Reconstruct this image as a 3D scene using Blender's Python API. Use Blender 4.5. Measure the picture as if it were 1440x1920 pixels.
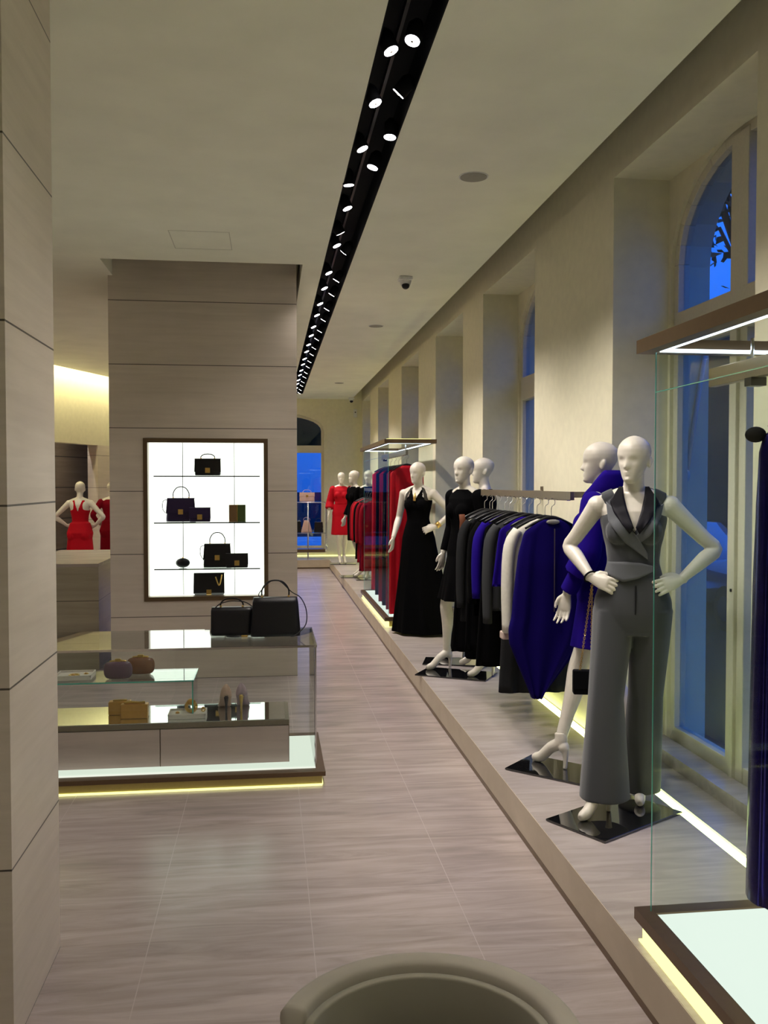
import bpy, bmesh, math, random
from mathutils import Vector, Matrix, noise
from mathutils.bvhtree import BVHTree
random.seed(7)
PI = math.pi
D = bpy.data
for o in list(D.objects): D.objects.remove(o)
scene = bpy.context.scene
COL = scene.collection

# ------------------------------------------------------------------ camera
EYE = 1.75
cam_d = D.cameras.new('camera'); cam = D.objects.new('camera', cam_d); COL.objects.link(cam)
cam_d.sensor_fit = 'VERTICAL'; cam_d.sensor_height = 24.0; cam_d.lens = 24.0 * 1700 / 1920
cam_d.clip_start = 0.05; cam_d.clip_end = 300
yaw = math.atan(215 / 1700); pitch = math.atan(53 / 1700)
cam.location = (0, 0, EYE)
cam.rotation_euler = (PI / 2 - pitch, 0, -yaw)
scene.camera = cam

# ------------------------------------------------------------------ view + world
vs = scene.view_settings
scene.display_settings.display_device = 'sRGB'
vs.view_transform = 'Standard'; vs.look = 'None'; vs.gamma = 1.0; vs.use_curve_mapping = False
vs.exposure = 0.35
SPOT_POWER = 58.0
SPOT_COLOR = (1.0, 0.915, 0.845)
COVE_COLOR = (0.92, 1.0, 0.40)
w = D.worlds.new('dusk'); scene.world = w; w.use_nodes = True
nt = w.node_tree; nt.nodes.clear()
out = nt.nodes.new('ShaderNodeOutputWorld'); bg = nt.nodes.new('ShaderNodeBackground')
tc = nt.nodes.new('ShaderNodeTexCoord'); sp = nt.nodes.new('ShaderNodeSeparateXYZ')
ramp = nt.nodes.new('ShaderNodeValToRGB')
ramp.color_ramp.elements[0].position = 0.0; ramp.color_ramp.elements[0].color = (0.012, 0.08, 0.40, 1)
ramp.color_ramp.elements[1].position = 0.30; ramp.color_ramp.elements[1].color = (0.020, 0.20, 1.0, 1)
nt.links.new(tc.outputs['Generated'], sp.inputs[0]); nt.links.new(sp.outputs['Z'], ramp.inputs[0])
nt.links.new(ramp.outputs[0], bg.inputs[0]); bg.inputs[1].default_value = 1.4
nt.links.new(bg.outputs[0], out.inputs[0])

# ------------------------------------------------------------------ materials
def mat(name, col, rough=0.5, metal=0.0, spec=0.5, emit=None, es=0.0, coat=0.0, bump=None, sheen=0.0, trans=0.0, ior=1.45, alpha=1.0):
    m = D.materials.new(name); m.use_nodes = True
    n = m.node_tree.nodes; b = n['Principled BSDF']; L = m.node_tree.links
    b.inputs['Base Color'].default_value = (*col, 1); b.inputs['Roughness'].default_value = rough
    b.inputs['Metallic'].default_value = metal; b.inputs['Specular IOR Level'].default_value = spec
    b.inputs['Coat Weight'].default_value = coat; b.inputs['IOR'].default_value = ior
    b.inputs['Sheen Weight'].default_value = sheen; b.inputs['Transmission Weight'].default_value = trans
    b.inputs['Alpha'].default_value = alpha
    if emit: b.inputs['Emission Color'].default_value = (*emit, 1); b.inputs['Emission Strength'].default_value = es
    # fine procedural variation of the base colour
    t = n.new('ShaderNodeTexCoord'); no = n.new('ShaderNodeTexNoise'); no.inputs['Scale'].default_value = (bump or (60, 0))[0]
    no.inputs['Detail'].default_value = 3
    mx = n.new('ShaderNodeMix'); mx.data_type = 'RGBA'
    mx.inputs['A'].default_value = (*[c * 0.9 for c in col], 1); mx.inputs['B'].default_value = (*[min(1, c * 1.08) for c in col], 1)
    L.new(t.outputs['Object'], no.inputs['Vector']); L.new(no.outputs['Fac'], mx.inputs['Factor']); L.new(mx.outputs['Result'], b.inputs['Base Color'])
    if bump and bump[1] > 0:
        bp = n.new('ShaderNodeBump'); bp.inputs['Strength'].default_value = bump[1]; bp.inputs['Distance'].default_value = 0.004
        L.new(no.outputs['Fac'], bp.inputs['Height']); L.new(bp.outputs['Normal'], b.inputs['Normal'])
    return m

def stone(name, ca, cb, rough, scale, joint=None, slab=None, spec=0.5, warp=0.35):
    """travertine: streaks from stretched noise in world space; joint = (pitch, offset) horizontal joints in z; slab = floor slabs"""
    m = D.materials.new(name); m.use_nodes = True
    n = m.node_tree.nodes; b = n['Principled BSDF']; L = m.node_tree.links
    g = n.new('ShaderNodeNewGeometry')
    mp = n.new('ShaderNodeMapping'); mp.inputs['Scale'].default_value = scale
    L.new(g.outputs['Position'], mp.inputs['Vector'])
    a = n.new('ShaderNodeTexNoise'); a.inputs['Scale'].default_value = 1.0; a.inputs['Detail'].default_value = 7; a.inputs['Roughness'].default_value = 0.62
    a.inputs['Distortion'].default_value = warp
    L.new(mp.outputs[0], a.inputs['Vector'])
    c = n.new('ShaderNodeTexNoise'); c.inputs['Scale'].default_value = 1.6; c.inputs['Detail'].default_value = 3
    L.new(g.outputs['Position'], c.inputs['Vector'])
    r = n.new('ShaderNodeValToRGB'); r.color_ramp.elements[0].position = 0.33; r.color_ramp.elements[1].position = 0.66
    r.color_ramp.elements[0].color = (*cb, 1); r.color_ramp.elements[1].color = (*ca, 1)
    L.new(a.outputs['Fac'], r.inputs[0])
    mx = n.new('ShaderNodeMix'); mx.data_type = 'RGBA'; mx.blend_type = 'MULTIPLY'; mx.inputs['Factor'].default_value = 0.35
    L.new(r.outputs[0], mx.inputs['A']); L.new(c.outputs['Fac'], mx.inputs['B'])
    mr = n.new('ShaderNodeMapRange'); mr.inputs['From Min'].default_value = 0.3; mr.inputs['From Max'].default_value = 0.7; mr.inputs['To Min'].default_value = 0.75; mr.inputs['To Max'].default_value = 1.1
    L.new(c.outputs['Fac'], mr.inputs[0]); L.new(mr.outputs[0], mx.inputs['B'])
    col = mx.outputs['Result']
    sx = n.new('ShaderNodeSeparateXYZ'); L.new(g.outputs['Position'], sx.inputs[0])
    def line(sock, pitch_, off, wdt):
        ad = n.new('ShaderNodeMath'); ad.operation = 'ADD'; ad.inputs[1].default_value = 100 * pitch_ - off + wdt / 2; L.new(sock, ad.inputs[0])
        md = n.new('ShaderNodeMath'); md.operation = 'MODULO'; md.inputs[1].default_value = pitch_; L.new(ad.outputs[0], md.inputs[0])
        lt = n.new('ShaderNodeMath'); lt.operation = 'LESS_THAN'; lt.inputs[1].default_value = wdt; L.new(md.outputs[0], lt.inputs[0])
        return lt.outputs[0]
    def dark(col, fac, k):
        d = n.new('ShaderNodeMix'); d.data_type = 'RGBA'; d.inputs['B'].default_value = k
        L.new(col, d.inputs['A']); L.new(fac, d.inputs['Factor']); return d.outputs['Result']
    if joint: col = dark(col, line(sx.outputs['Z'], joint[0], joint[1], joint[2]), (0.09, 0.075, 0.06, 1))
    if slab:
        f1 = line(sx.outputs['Y'], slab[0], slab[2], 0.0035); f2 = line(sx.outputs['X'], slab[1], slab[3], 0.0035)
        mxm = n.new('ShaderNodeMath'); mxm.operation = 'MAXIMUM'; L.new(f1, mxm.inputs[0]); L.new(f2, mxm.inputs[1])
        col = dark(col, mxm.outputs[0], (0.42, 0.355, 0.335, 1))
    L.new(col, b.inputs['Base Color'])
    b.inputs['Roughness'].default_value = rough; b.inputs['Specular IOR Level'].default_value = spec
    return m

def glass(name, tint, refl=0.12):
    m = D.materials.new(name); m.use_nodes = True
    n = m.node_tree.nodes; L = m.node_tree.links; n.clear()
    o = n.new('ShaderNodeOutputMaterial'); t = n.new('ShaderNodeBsdfTransparent'); t.inputs[0].default_value = (*tint, 1)
    gl = n.new('ShaderNodeBsdfGlossy'); gl.inputs['Roughness'].default_value = 0.0
    fr = n.new('ShaderNodeFresnel'); fr.inputs['IOR'].default_value = 1.45
    ge = n.new('ShaderNodeNewGeometry'); ior = n.new('ShaderNodeMapRange'); ior.inputs['To Min'].default_value = 1.45; ior.inputs['To Max'].default_value = 1 / 1.45
    L.new(ge.outputs['Backfacing'], ior.inputs[0]); L.new(ior.outputs[0], fr.inputs['IOR'])   # thin sheet: same reflection from both faces
    mu = n.new('ShaderNodeMath'); mu.operation = 'MULTIPLY'; mu.inputs[1].default_value = refl / 0.12; L.new(fr.outputs[0], mu.inputs[0])
    mx = n.new('ShaderNodeMixShader'); L.new(mu.outputs[0], mx.inputs[0]); L.new(t.outputs[0], mx.inputs[1]); L.new(gl.outputs[0], mx.inputs[2])
    L.new(mx.outputs[0], o.inputs[0]); return m

def emis(name, col, s):
    m = D.materials.new(name); m.use_nodes = True
    n = m.node_tree.nodes; L = m.node_tree.links; n.clear()
    o = n.new('ShaderNodeOutputMaterial'); e = n.new('ShaderNodeEmission'); e.inputs[0].default_value = (*col, 1); e.inputs[1].default_value = s
    L.new(e.outputs[0], o.inputs[0]); return m

MT = {
 'floor': stone('floor_travertine', (0.42, 0.352, 0.332), (0.28, 0.232, 0.217), 0.24, (1.3, 10.5, 10.5), slab=(1.2, 0.62, 0.25, 0.16), warp=1.1),
 'plinth': stone('plinth_travertine', (0.44, 0.385, 0.355), (0.33, 0.285, 0.262), 0.26, (1.6, 12.0, 12.0), warp=1.0),
 'pillar': stone('pillar_travertine', (0.69, 0.61, 0.525), (0.615, 0.54, 0.46), 0.42, (1.4, 1.4, 22.0), joint=(0.561, 0.0, 0.0065)),
 'counter': stone('counter_travertine', (0.40, 0.36, 0.27), (0.30, 0.27, 0.20), 0.30, (0.9, 0.9, 16.0), joint=(0.40, 0.25, 0.007)),
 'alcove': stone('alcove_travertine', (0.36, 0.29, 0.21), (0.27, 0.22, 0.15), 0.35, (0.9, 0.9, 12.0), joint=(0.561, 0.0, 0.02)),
 'edge': stone('kick_travertine', (0.56, 0.475, 0.37), (0.48, 0.405, 0.31), 0.45, (3, 3, 5.0)),
 'wall': mat('cream_plaster', (0.74, 0.70, 0.52), 0.85, bump=(14, 0.02)),
 'ceil': mat('ceiling_paint', (0.86, 0.86, 0.74), 0.9, bump=(3, 0.0)),
 'ext': mat('facade_render', (0.45, 0.50, 0.52), 0.9),
 'frame': mat('window_paint', (0.62, 0.58, 0.46), 0.45),
 'black': mat('matte_black', (0.004, 0.004, 0.005), 0.7, spec=0.1),
 'blackmetal': mat('black_metal', (0.02, 0.02, 0.022), 0.35, metal=0.6),
 'bronze': mat('bronze', (0.17, 0.115, 0.07), 0.38, metal=0.75, bump=(40, 0.0)),
 'bronze_sat': mat('satin_bronze', (0.30, 0.25, 0.19), 0.35, metal=0.85),
 'gold': mat('gold', (0.75, 0.50, 0.16), 0.28, metal=1.0),
 'brass_lit': mat('brass_kick', (0.55, 0.45, 0.16), 0.4, metal=0.6),
 'chrome': mat('chrome', (0.75, 0.75, 0.75), 0.12, metal=1.0),
 'mirror': mat('mirror', (0.86, 0.90, 0.90), 0.03, metal=1.0),
 'plate': mat('black_glass_plate', (0.006, 0.006, 0.007), 0.04, spec=0.8, coat=1.0),
 'skin': mat('mannequin_lacquer', (0.66, 0.62, 0.54), 0.33, bump=(30, 0.0)),
 'glass': glass('clear_glass', (0.93, 0.97, 0.955), 0.15), 'caseglass': glass('coated_case_glass', (0.94, 0.975, 0.96), 0.013),
 'glassedge': mat('glass_edge', (0.10, 0.42, 0.34), 0.15, spec=0.8),
 'wglass': glass('window_glass', (0.80, 0.88, 0.95), 0.16),
 'led': emis('led_white', (0.72, 0.84, 1.0), 3.5),
 'lens': emis('lamp_lens', (1.0, 0.97, 1.0), 14.0),
 'lightbox': emis('lightbox', (0.93, 1.0, 0.86), 1.9),
 'litfloor': emis('lit_floor_panel', (0.92, 1.0, 0.91), 0.78),
 'litdeck': emis('lit_deck_panel', (0.95, 1.0, 0.86), 0.72),
 'cove': emis('cove_led', COVE_COLOR, 7.0),
 'covewarm': emis('warm_cove_led', (1.0, 0.88, 0.50), 16.0),
 'under': emis('under_light', (1.0, 0.98, 0.36), 1.25),
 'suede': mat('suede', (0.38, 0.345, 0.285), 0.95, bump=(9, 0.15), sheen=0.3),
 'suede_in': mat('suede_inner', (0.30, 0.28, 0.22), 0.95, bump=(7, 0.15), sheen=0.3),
 'grille': mat('grille', (0.34, 0.33, 0.28), 0.8),
 'panelline': mat('panel_joint', (0.60, 0.59, 0.50), 0.9),
 'white': mat('white_plastic', (0.7, 0.7, 0.68), 0.5),
 'drawer': stone('drawer_veneer', (0.68, 0.50, 0.47), (0.56, 0.41, 0.38), 0.4, (1.2, 1.2, 14.0)),
 'c_grey': mat('grey_wool', (0.047, 0.051, 0.058), 0.9, bump=(700, 0.25), sheen=0.25),
 'c_greylapel': mat('grey_lapel', (0.085, 0.091, 0.103), 0.8, bump=(600, 0.2), sheen=0.2),
 'c_navyblack': mat('black_satin', (0.004, 0.0035, 0.008), 0.6, spec=0.25),
 'c_black': mat('black_crepe', (0.0022, 0.0022, 0.0026), 0.9, spec=0.04),
 'c_blue': mat('royal_blue_wool', (0.012, 0.003, 0.17), 0.95, bump=(200, 0.1), spec=0.08),
 'c_cobalt': mat('deep_blue_crepe', (0.006, 0.002, 0.085), 0.95, bump=(200, 0.1), spec=0.08),
 'c_red': mat('red_silk', (0.42, 0.003, 0.012), 0.7, spec=0.15),
 'c_darkred': mat('dark_red_crepe', (0.20, 0.003, 0.012), 0.85, spec=0.1),
 'c_wine': mat('wine_crepe', (0.12, 0.004, 0.02), 0.85, spec=0.1),
 'c_charcoal': mat('charcoal_tweed', (0.018, 0.0185, 0.02), 0.95, bump=(400, 0.4), spec=0.1),
 'c_tweed': mat('mid_grey_tweed', (0.042, 0.044, 0.047), 0.95, bump=(400, 0.4), spec=0.1),
 'c_cream': mat('cream_wool', (0.66, 0.64, 0.56), 0.85),
 'c_lining': mat('pale_lining', (0.55, 0.42, 0.36), 0.6),
 'c_mesh': mat('sheer_black_mesh', (0.03, 0.026, 0.02), 0.8),
 'c_print': mat('rust_print', (0.16, 0.05, 0.02), 0.8),
 'leather': mat('black_leather', (0.004, 0.0035, 0.006), 0.36, bump=(160, 0.15)),
 'purple': mat('purple_leather', (0.020, 0.008, 0.05), 0.42, bump=(160, 0.15)),
 'plum': mat('plum_resin', (0.11, 0.055, 0.09), 0.2, coat=0.6),
 'cognac': mat('cognac_resin', (0.17, 0.065, 0.03), 0.2, coat=0.6),
 'amber': mat('amber_metal', (0.62, 0.33, 0.09), 0.35, metal=0.75),
 'python': mat('python_skin', (0.52, 0.33, 0.25), 0.5, bump=(140, 0.4)),
 'python2': mat('mauve_python', (0.40, 0.28, 0.32), 0.5, bump=(140, 0.4)),
 'tray': mat('tray_suede', (0.60, 0.52, 0.46), 0.8),
 'blush': mat('blush_leather', (0.55, 0.36, 0.33), 0.5),
 'book_brown': mat('tan_box', (0.20, 0.11, 0.04), 0.5), 'book_olive': mat('olive_box', (0.06, 0.09, 0.02), 0.5),
 'asphalt': mat('asphalt', (0.018, 0.02, 0.025), 1.0, spec=0.02), 'canopy': mat('canopy_green', (0.03, 0.045, 0.035), 0.9, spec=0.05), 'car': mat('car_paint', (0.02, 0.04, 0.12), 0.25, coat=1.0),
 'tyre': mat('tyre', (0.008, 0.008, 0.009), 0.8), 'leaf': mat('leaf', (0.02, 0.03, 0.015), 0.7), 'bark': mat('bark', (0.03, 0.025, 0.02), 0.9),
 'facade': mat('far_facade', (0.028, 0.031, 0.036), 0.95, spec=0.05), 'lit': emis('lit_window', (0.55, 0.85, 0.45), 0.45), 'litlamp': emis('street_light', (0.9, 1.0, 1.0), 6.0),
 'awning': mat('awning', (0.40, 0.55, 0.62), 0.7),
}
def sequin():
    m = D.materials.new('navy_sequin'); m.use_nodes = True
    n = m.node_tree.nodes; b = n['Principled BSDF']; L = m.node_tree.links
    t = n.new('ShaderNodeTexCoord'); v = n.new('ShaderNodeTexVoronoi'); v.inputs['Scale'].default_value = 170
    L.new(t.outputs['Object'], v.inputs['Vector'])
    bp = n.new('ShaderNodeBump'); bp.inputs['Strength'].default_value = 1.0; bp.inputs['Distance'].default_value = 0.01
    L.new(v.outputs['Color'], bp.inputs['Height']); L.new(bp.outputs[0], b.inputs['Normal'])
    b.inputs['Base Color'].default_value = (0.014, 0.009, 0.13, 1); b.inputs['Roughness'].default_value = 0.25; b.inputs['Metallic'].default_value = 0.85
    return m
MT['sequin'] = sequin()

# ------------------------------------------------------------------ mesh helpers
class MB:
    def __init__(s): s.v = []; s.f = []
    def add(s, v, f):
        k = len(s.v); s.v += [tuple(p) for p in v]; s.f += [tuple(i + k for i in q) for q in f]; return s
    def box(s, x0, x1, y0, y1, z0, z1):
        v = [(x0,y0,z0),(x1,y0,z0),(x1,y1,z0),(x0,y1,z0),(x0,y0,z1),(x1,y0,z1),(x1,y1,z1),(x0,y1,z1)]
        return s.add(v, [(3,2,1,0),(4,5,6,7),(0,1,5,4),(1,2,6,5),(2,3,7,6),(3,0,4,7)])
    def rings(s, R, cap=True, closed=True):
        n = len(R[0]); v = [p for r in R for p in r]; f = []
        for i in range(len(R) - 1):
            for j in range(n if closed else n - 1):
                a = i * n + j; b = i * n + (j + 1) % n
                f.append((a, b, b + n, a + n))
        if cap and closed:
            v.append(tuple(sum((Vector(p) for p in R[0]), Vector()) / n)); k = len(v) - 1
            for j in range(n): f.append((k, (j + 1) % n, j))
            v.append(tuple(sum((Vector(p) for p in R[-1]), Vector()) / n)); k = len(v) - 1; o = (len(R) - 1) * n
            for j in range(n): f.append((k, o + j, o + (j + 1) % n))
        return s.add(v, f)
    def tube(s, pts, rad, seg=12, sub=1, flat=1.0):
        P = [Vector(p) for p in pts]
        if not isinstance(rad, (list, tuple)): rad = [rad] * len(P)
        if sub > 1:
            Q = []; RR = []
            n = len(P)
            for i in range(n - 1):
                p0 = P[max(i - 1, 0)]; p1 = P[i]; p2 = P[i + 1]; p3 = P[min(i + 2, n - 1)]
                r0, r1, r2, r3 = rad[max(i - 1, 0)], rad[i], rad[i + 1], rad[min(i + 2, n - 1)]
                for k in range(sub):
                    t = k / sub
                    cr = lambda a, b, c, d: 0.5 * ((2 * b) + (c - a) * t + (2 * a - 5 * b + 4 * c - d) * t * t + (3 * b - a - 3 * c + d) * t ** 3)
                    Q.append(cr(p0, p1, p2, p3)); RR.append(max(1e-4, cr(r0, r1, r2, r3)))
            Q.append(P[-1]); RR.append(rad[-1]); P, rad = Q, RR
        T = []
        for i in range(len(P)):
            T.append((P[min(i + 1, len(P) - 1)] - P[max(i - 1, 0)]).normalized())
        up = Vector((0, 0, 1)) if abs(T[0].z) < 0.9 else Vector((1, 0, 0))
        nrm = (up - T[0] * up.dot(T[0])).normalized(); R = []
        for i in range(len(P)):
            nrm = (nrm - T[i] * nrm.dot(T[i])).normalized(); bi = T[i].cross(nrm)
            R.append([tuple(P[i] + nrm * math.cos(a) * rad[i] * flat + bi * math.sin(a) * rad[i]) for a in [2 * PI * j / seg for j in range(seg)]])
        return s.rings(R)
    def ell(s, c, r, seg=16, ring=10, rot=None):
        R = []
        M = rot or Matrix.Identity(3)
        for i in range(ring + 1):
            ph = -PI / 2 + PI * i / ring; cz = math.sin(ph); cr = max(0.02, math.cos(ph))
            R.append([tuple(Vector(c) + M @ Vector((r[0] * cr * math.cos(a), r[1] * cr * math.sin(a), r[2] * cz))) for a in [2 * PI * j / seg for j in range(seg)]])
        return s.rings(R)
    def disc(s, c, n, r0, h, seg=20, r1=None):
        c = Vector(c); n = Vector(n).normalized()
        return s.tube([c, c + n * h], [r0, r1 if r1 is not None else r0], seg)
    def prism(s, poly, fn, d0, d1):
        n = len(poly); v = [fn(p, d0) for p in poly] + [fn(p, d1) for p in poly]
        f = [tuple(range(n - 1, -1, -1)), tuple(range(n, 2 * n))] + [(i, (i + 1) % n, n + (i + 1) % n, n + i) for i in range(n)]
        return s.add(v, f)
    def build(s, name, m, parent=None, smooth=False, bevel=0.0, loc=None, rot=None):
        me = D.meshes.new(name); me.from_pydata(s.v, [], s.f); me.update()
        bm = bmesh.new(); bm.from_mesh(me); bmesh.ops.recalc_face_normals(bm, faces=bm.faces)
        if bevel > 0: bmesh.ops.bevel(bm, geom=[e for e in bm.edges if e.calc_face_angle(0) > 0.6], offset=bevel, segments=2, affect='EDGES', profile=0.5)
        bm.to_mesh(me); bm.free()
        return link(name, me, m, parent, smooth, loc, rot)
def link(name, me, m, parent=None, smooth=False, loc=None, rot=None):
    o = D.objects.new(name, me); COL.objects.link(o)
    if not me.materials: me.materials.append(MT[m] if isinstance(m, str) else m)
    if smooth:
        for p in me.polygons: p.use_smooth = True
    if parent: o.parent = parent
    if loc: o.location = loc
    if rot is not None: o.rotation_euler = (0, 0, rot)
    return o
def tag(o, label, cat, group=None, kind=None):
    if label: o['label'] = label
    if cat: o['category'] = cat
    if group: o['group'] = group
    if kind: o['kind'] = kind
    return o
def struct(o, label=None): o['kind'] = 'structure'; return tag(o, label, None)
def thing(name, label, cat, loc=(0,0,0), rot=0, group=None):
    o = D.objects.new(name, None); COL.objects.link(o); o.location = loc; o.rotation_euler = (0, 0, rot); o.empty_display_size = 0.1
    return tag(o, label, cat, group)
def dup(root, loc, rot, label, group=None):
    def cp(o, par):
        c = o.copy(); COL.objects.link(c); c.parent = par
        for k in list(o.children): cp(k, c)
        return c
    r = cp(root, None); r.location = loc; r.rotation_euler = (0, 0, rot); r['label'] = label
    if group: r['group'] = group
    return r
def fuse(name, mb, m, parent, voxel=0.006, smooth=3, cut=None):
    me = D.meshes.new(name); me.from_pydata(mb.v, [], mb.f); me.update()
    t = D.objects.new('tmp', me); COL.objects.link(t)
    r = t.modifiers.new('r', 'REMESH'); r.mode = 'VOXEL'; r.voxel_size = voxel
    if smooth: sm = t.modifiers.new('s', 'SMOOTH'); sm.iterations = smooth; sm.factor = 0.5
    dg = bpy.context.evaluated_depsgraph_get(); dg.update()
    nm = D.meshes.new_from_object(t.evaluated_get(dg)); D.objects.remove(t); D.meshes.remove(me)
    nm.name = name; nm.materials.clear()
    if cut:
        bm = bmesh.new(); bm.from_mesh(nm)
        dead = [f for f in bm.faces if cut(*f.calc_center_median())]
        bmesh.ops.delete(bm, geom=dead, context='FACES')
        be = [v for v in bm.verts if v.is_boundary]
        for _ in range(4): bmesh.ops.smooth_vert(bm, verts=be, factor=0.5, use_axis_x=True, use_axis_y=True, use_axis_z=True)
        bm.to_mesh(nm); bm.free()
    return link(name, nm, m, parent, True)

# ================================================================== THE ROOM
PX = 1.23          # front face of the display plinth
PZ = 0.18          # its height
WX = 2.0           # inner face of the window wall
CX = 1.78          # ceiling edge before the shadow gap
CZ = 3.58          # ceiling height
WP = 2.34          # plane of the windows
YB, YE = -4.0, 19.7
XL = -6.0
niches = [(3.56, 5.13), (6.71, 8.39), (9.28, 10.84), (12.1, 13.7), (15.2, 16.7), (18.0, 19.5)]
NT = 3.53          # niche head height

struct(MB().box(XL - .2, PX + 1.5, YB, 30, -0.12, 0.0).build('floor', 'floor'))
# plinth running under the windows: with the slot for the light line
p = MB()
p.box(PX, 1.93, YB, YE, 0.012, PZ); p.box(1.995, WP, YB, YE, 0.0, PZ); p.box(1.93, 1.995, YB, YE, 0.0, 0.10)
p.box(-6, PX, 18.68, YE, 0.012, PZ)
struct(p.build('trim_1', 'plinth'), 'raised travertine display plinth along the windows')
struct(MB().box(PX - .003, PX, YB, 18.677, .028, PZ - .001).box(-6, PX, 18.677, 18.68, .028, PZ - .001).build('trim_3', 'edge'), 'smooth beige stone face of the plinth')
p = MB(); p.box(PX - .004, PX + .01, YB, 18.68, 0.0, 0.028); p.box(-6, PX + .01, 18.676, 18.69, 0, 0.028)
struct(p.build('baseboard_right', 'bronze'), 'thin bronze skirting at the foot of the plinth')
t = thing('plinth_light_line', 'long yellow white light line sunk in the plinth along the window wall', 'light', (1.96, 8, 0.10))
o = MB().box(1.932, 1.993, YB, YE - .1, 0.135, 0.168).build('diffuser', 'cove'); o.parent = t; o.location = (-1.96, -8, -.10)
# window wall with niches
def arch_pts(y0, y1, zs, rise, n=14):
    c = (y0 + y1) / 2; a = (y1 - y0) / 2
    return [(c + a * math.cos(PI * i / n), zs + rise * math.sin(PI * i / n)) for i in range(n + 1)]
segs = [YB] + [v for n_ in niches for v in n_] + [YE + .3]
p = MB()
for i in range(0, len(segs), 2): p.box(WX, WP, segs[i], segs[i + 1], PZ if True else 0, 4.4)
for a, b in niches: p.box(WX, WP, a, b, NT, 4.4)
wr = struct(p.build('wall_right', 'wall'))
# outer leaf with arched openings
p = MB()
ZS, RISE, ZB = 3.02, 0.53, 0.22
prev = YB
for a, b in niches:
    a2, b2 = a + .03, b - .03
    p.box(WP, WP + .24, prev, a2, -0.4, 4.4)
    p.box(WP, WP + .24, a2, b2, -0.4, ZB)
    ar = arch_pts(a2, b2, ZS, RISE)   # from b2 side to a2 side
    for k in range(len(ar) - 1):
        (ya, za), (yb, zb) = ar[k], ar[k + 1]
        q = [(ya, za), (ya, 4.4), (yb, 4.4), (yb, zb)]
        p.prism(q, lambda c, d: (d, c[0], c[1]), WP, WP + .24)
    prev = b2
p.box(WP, WP + .24, prev, YE + .3, -0.4, 4.4)
struct(p.build('wall_outer', 'wall'))
p = MB(); prev = YB
for a, b in niches: p.box(WP - .14, WP, a, b, PZ, PZ + .07)
struct(p.build('trim_2', 'plinth'), 'low stone sill steps in the window niches')
# windows
def window(idx, a, b, plane='x', base=WP + .02, zs=ZS, rise=RISE, zb=ZB, mull=True, transom=(2.53, 2.74)):
    """frame ring + mullion + transom and glass panes in an arched opening; a..b along the wall"""
    F = lambda c, d: (base + d, c[0], c[1]) if plane == 'x' else (c[0], base + d, c[1])
    fw = 0.055; p = MB()
    out_ = [(a, zb)] + [q for q in reversed(arch_pts(a, b, zs, rise))] + [(b, zb)]
    ai, bi = a + fw, b - fw
    in_ = [(ai, zb + .10)] + [q for q in reversed(arch_pts(ai, bi, zs, rise - fw))] + [(bi, zb + .10)]
    n = len(out_)
    for k in range(n):
        q = [out_[k], out_[(k + 1) % n], in_[(k + 1) % n], in_[k]]
        p.prism(q, F, 0.0, 0.07)
    p.prism([(ai - .01, transom[0]), (bi + .01, transom[0]), (bi + .01, transom[1]), (ai - .01, transom[1])], F, -0.01, 0.075)
    c = (a + b) / 2
    if mull:
        p.prism([(c - .085, zb + .02), (c + .085, zb + .02), (c + .085, zs + rise - .03), (c - .085, zs + rise - .03)], F, -0.008, 0.072)
        p.prism([(c - .022, zb + .02), (c + .022, zb + .02), (c + .022, transom[0]), (c - .022, transom[0])], F, -0.028, 0.0)
    fr = struct(p.build('window_%d' % idx, 'frame', bevel=0.004))
    g = MB().prism(in_, F, 0.034, 0.042); g.build('window_pane', 'wglass', fr)
    if mull:
        h = MB(); h.prism([(c - .006, 1.20), (c + .006, 1.20), (c + .006, 1.215), (c - .006, 1.215)], F, -0.034, -0.028)
        h.build('window_handle', 'blackmetal', fr)
    return fr
for i, (a, b) in enumerate(niches): window(i + 1, a + .03, b - .03)
# ceiling: pieces round the lamp slot and the pillar recess, shadow gap at the window wall
SX0, SX1, SY1 = 0.455, 0.682, 18.54
RX0, RX1, RY0, RY1 = -1.36, 0.283, 7.66, 10.1
c1, c2 = Vector((-3.265, 14.609)), Vector((-2.717, 16.095)); dd = (c2 - c1).normalized()
def on_cove(y): t_ = (y - c1.y) / dd.y; return c1.x + dd.x * t_
p = MB()
p.box(SX1, CX, YB, YE, CZ, CZ + .25)
p.box(SX0, SX1, SY1, YE, CZ, CZ + .25)
p.box(SX0 - .001, SX1 + .001, YB, SY1, CZ + .17, CZ + .25)
p.box(RX1, SX0, YB, YE, CZ, CZ + .25)
p.box(XL, RX1, YB, RY0, CZ, CZ + .25)
p.box(XL, RX0, RY0, RY1, CZ, CZ + .25)
poly = [(RX1, RY1), (RX1, YE), (on_cove(YE), YE), (on_cove(RY1), RY1)]
p.prism(poly, lambda c, d: (c[0], c[1], d), CZ, CZ + .25)
p.box(XL, CX + .22, YB, YE + 1, 4.3, 4.4)
struct(p.build('ceiling', 'ceil'))
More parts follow.
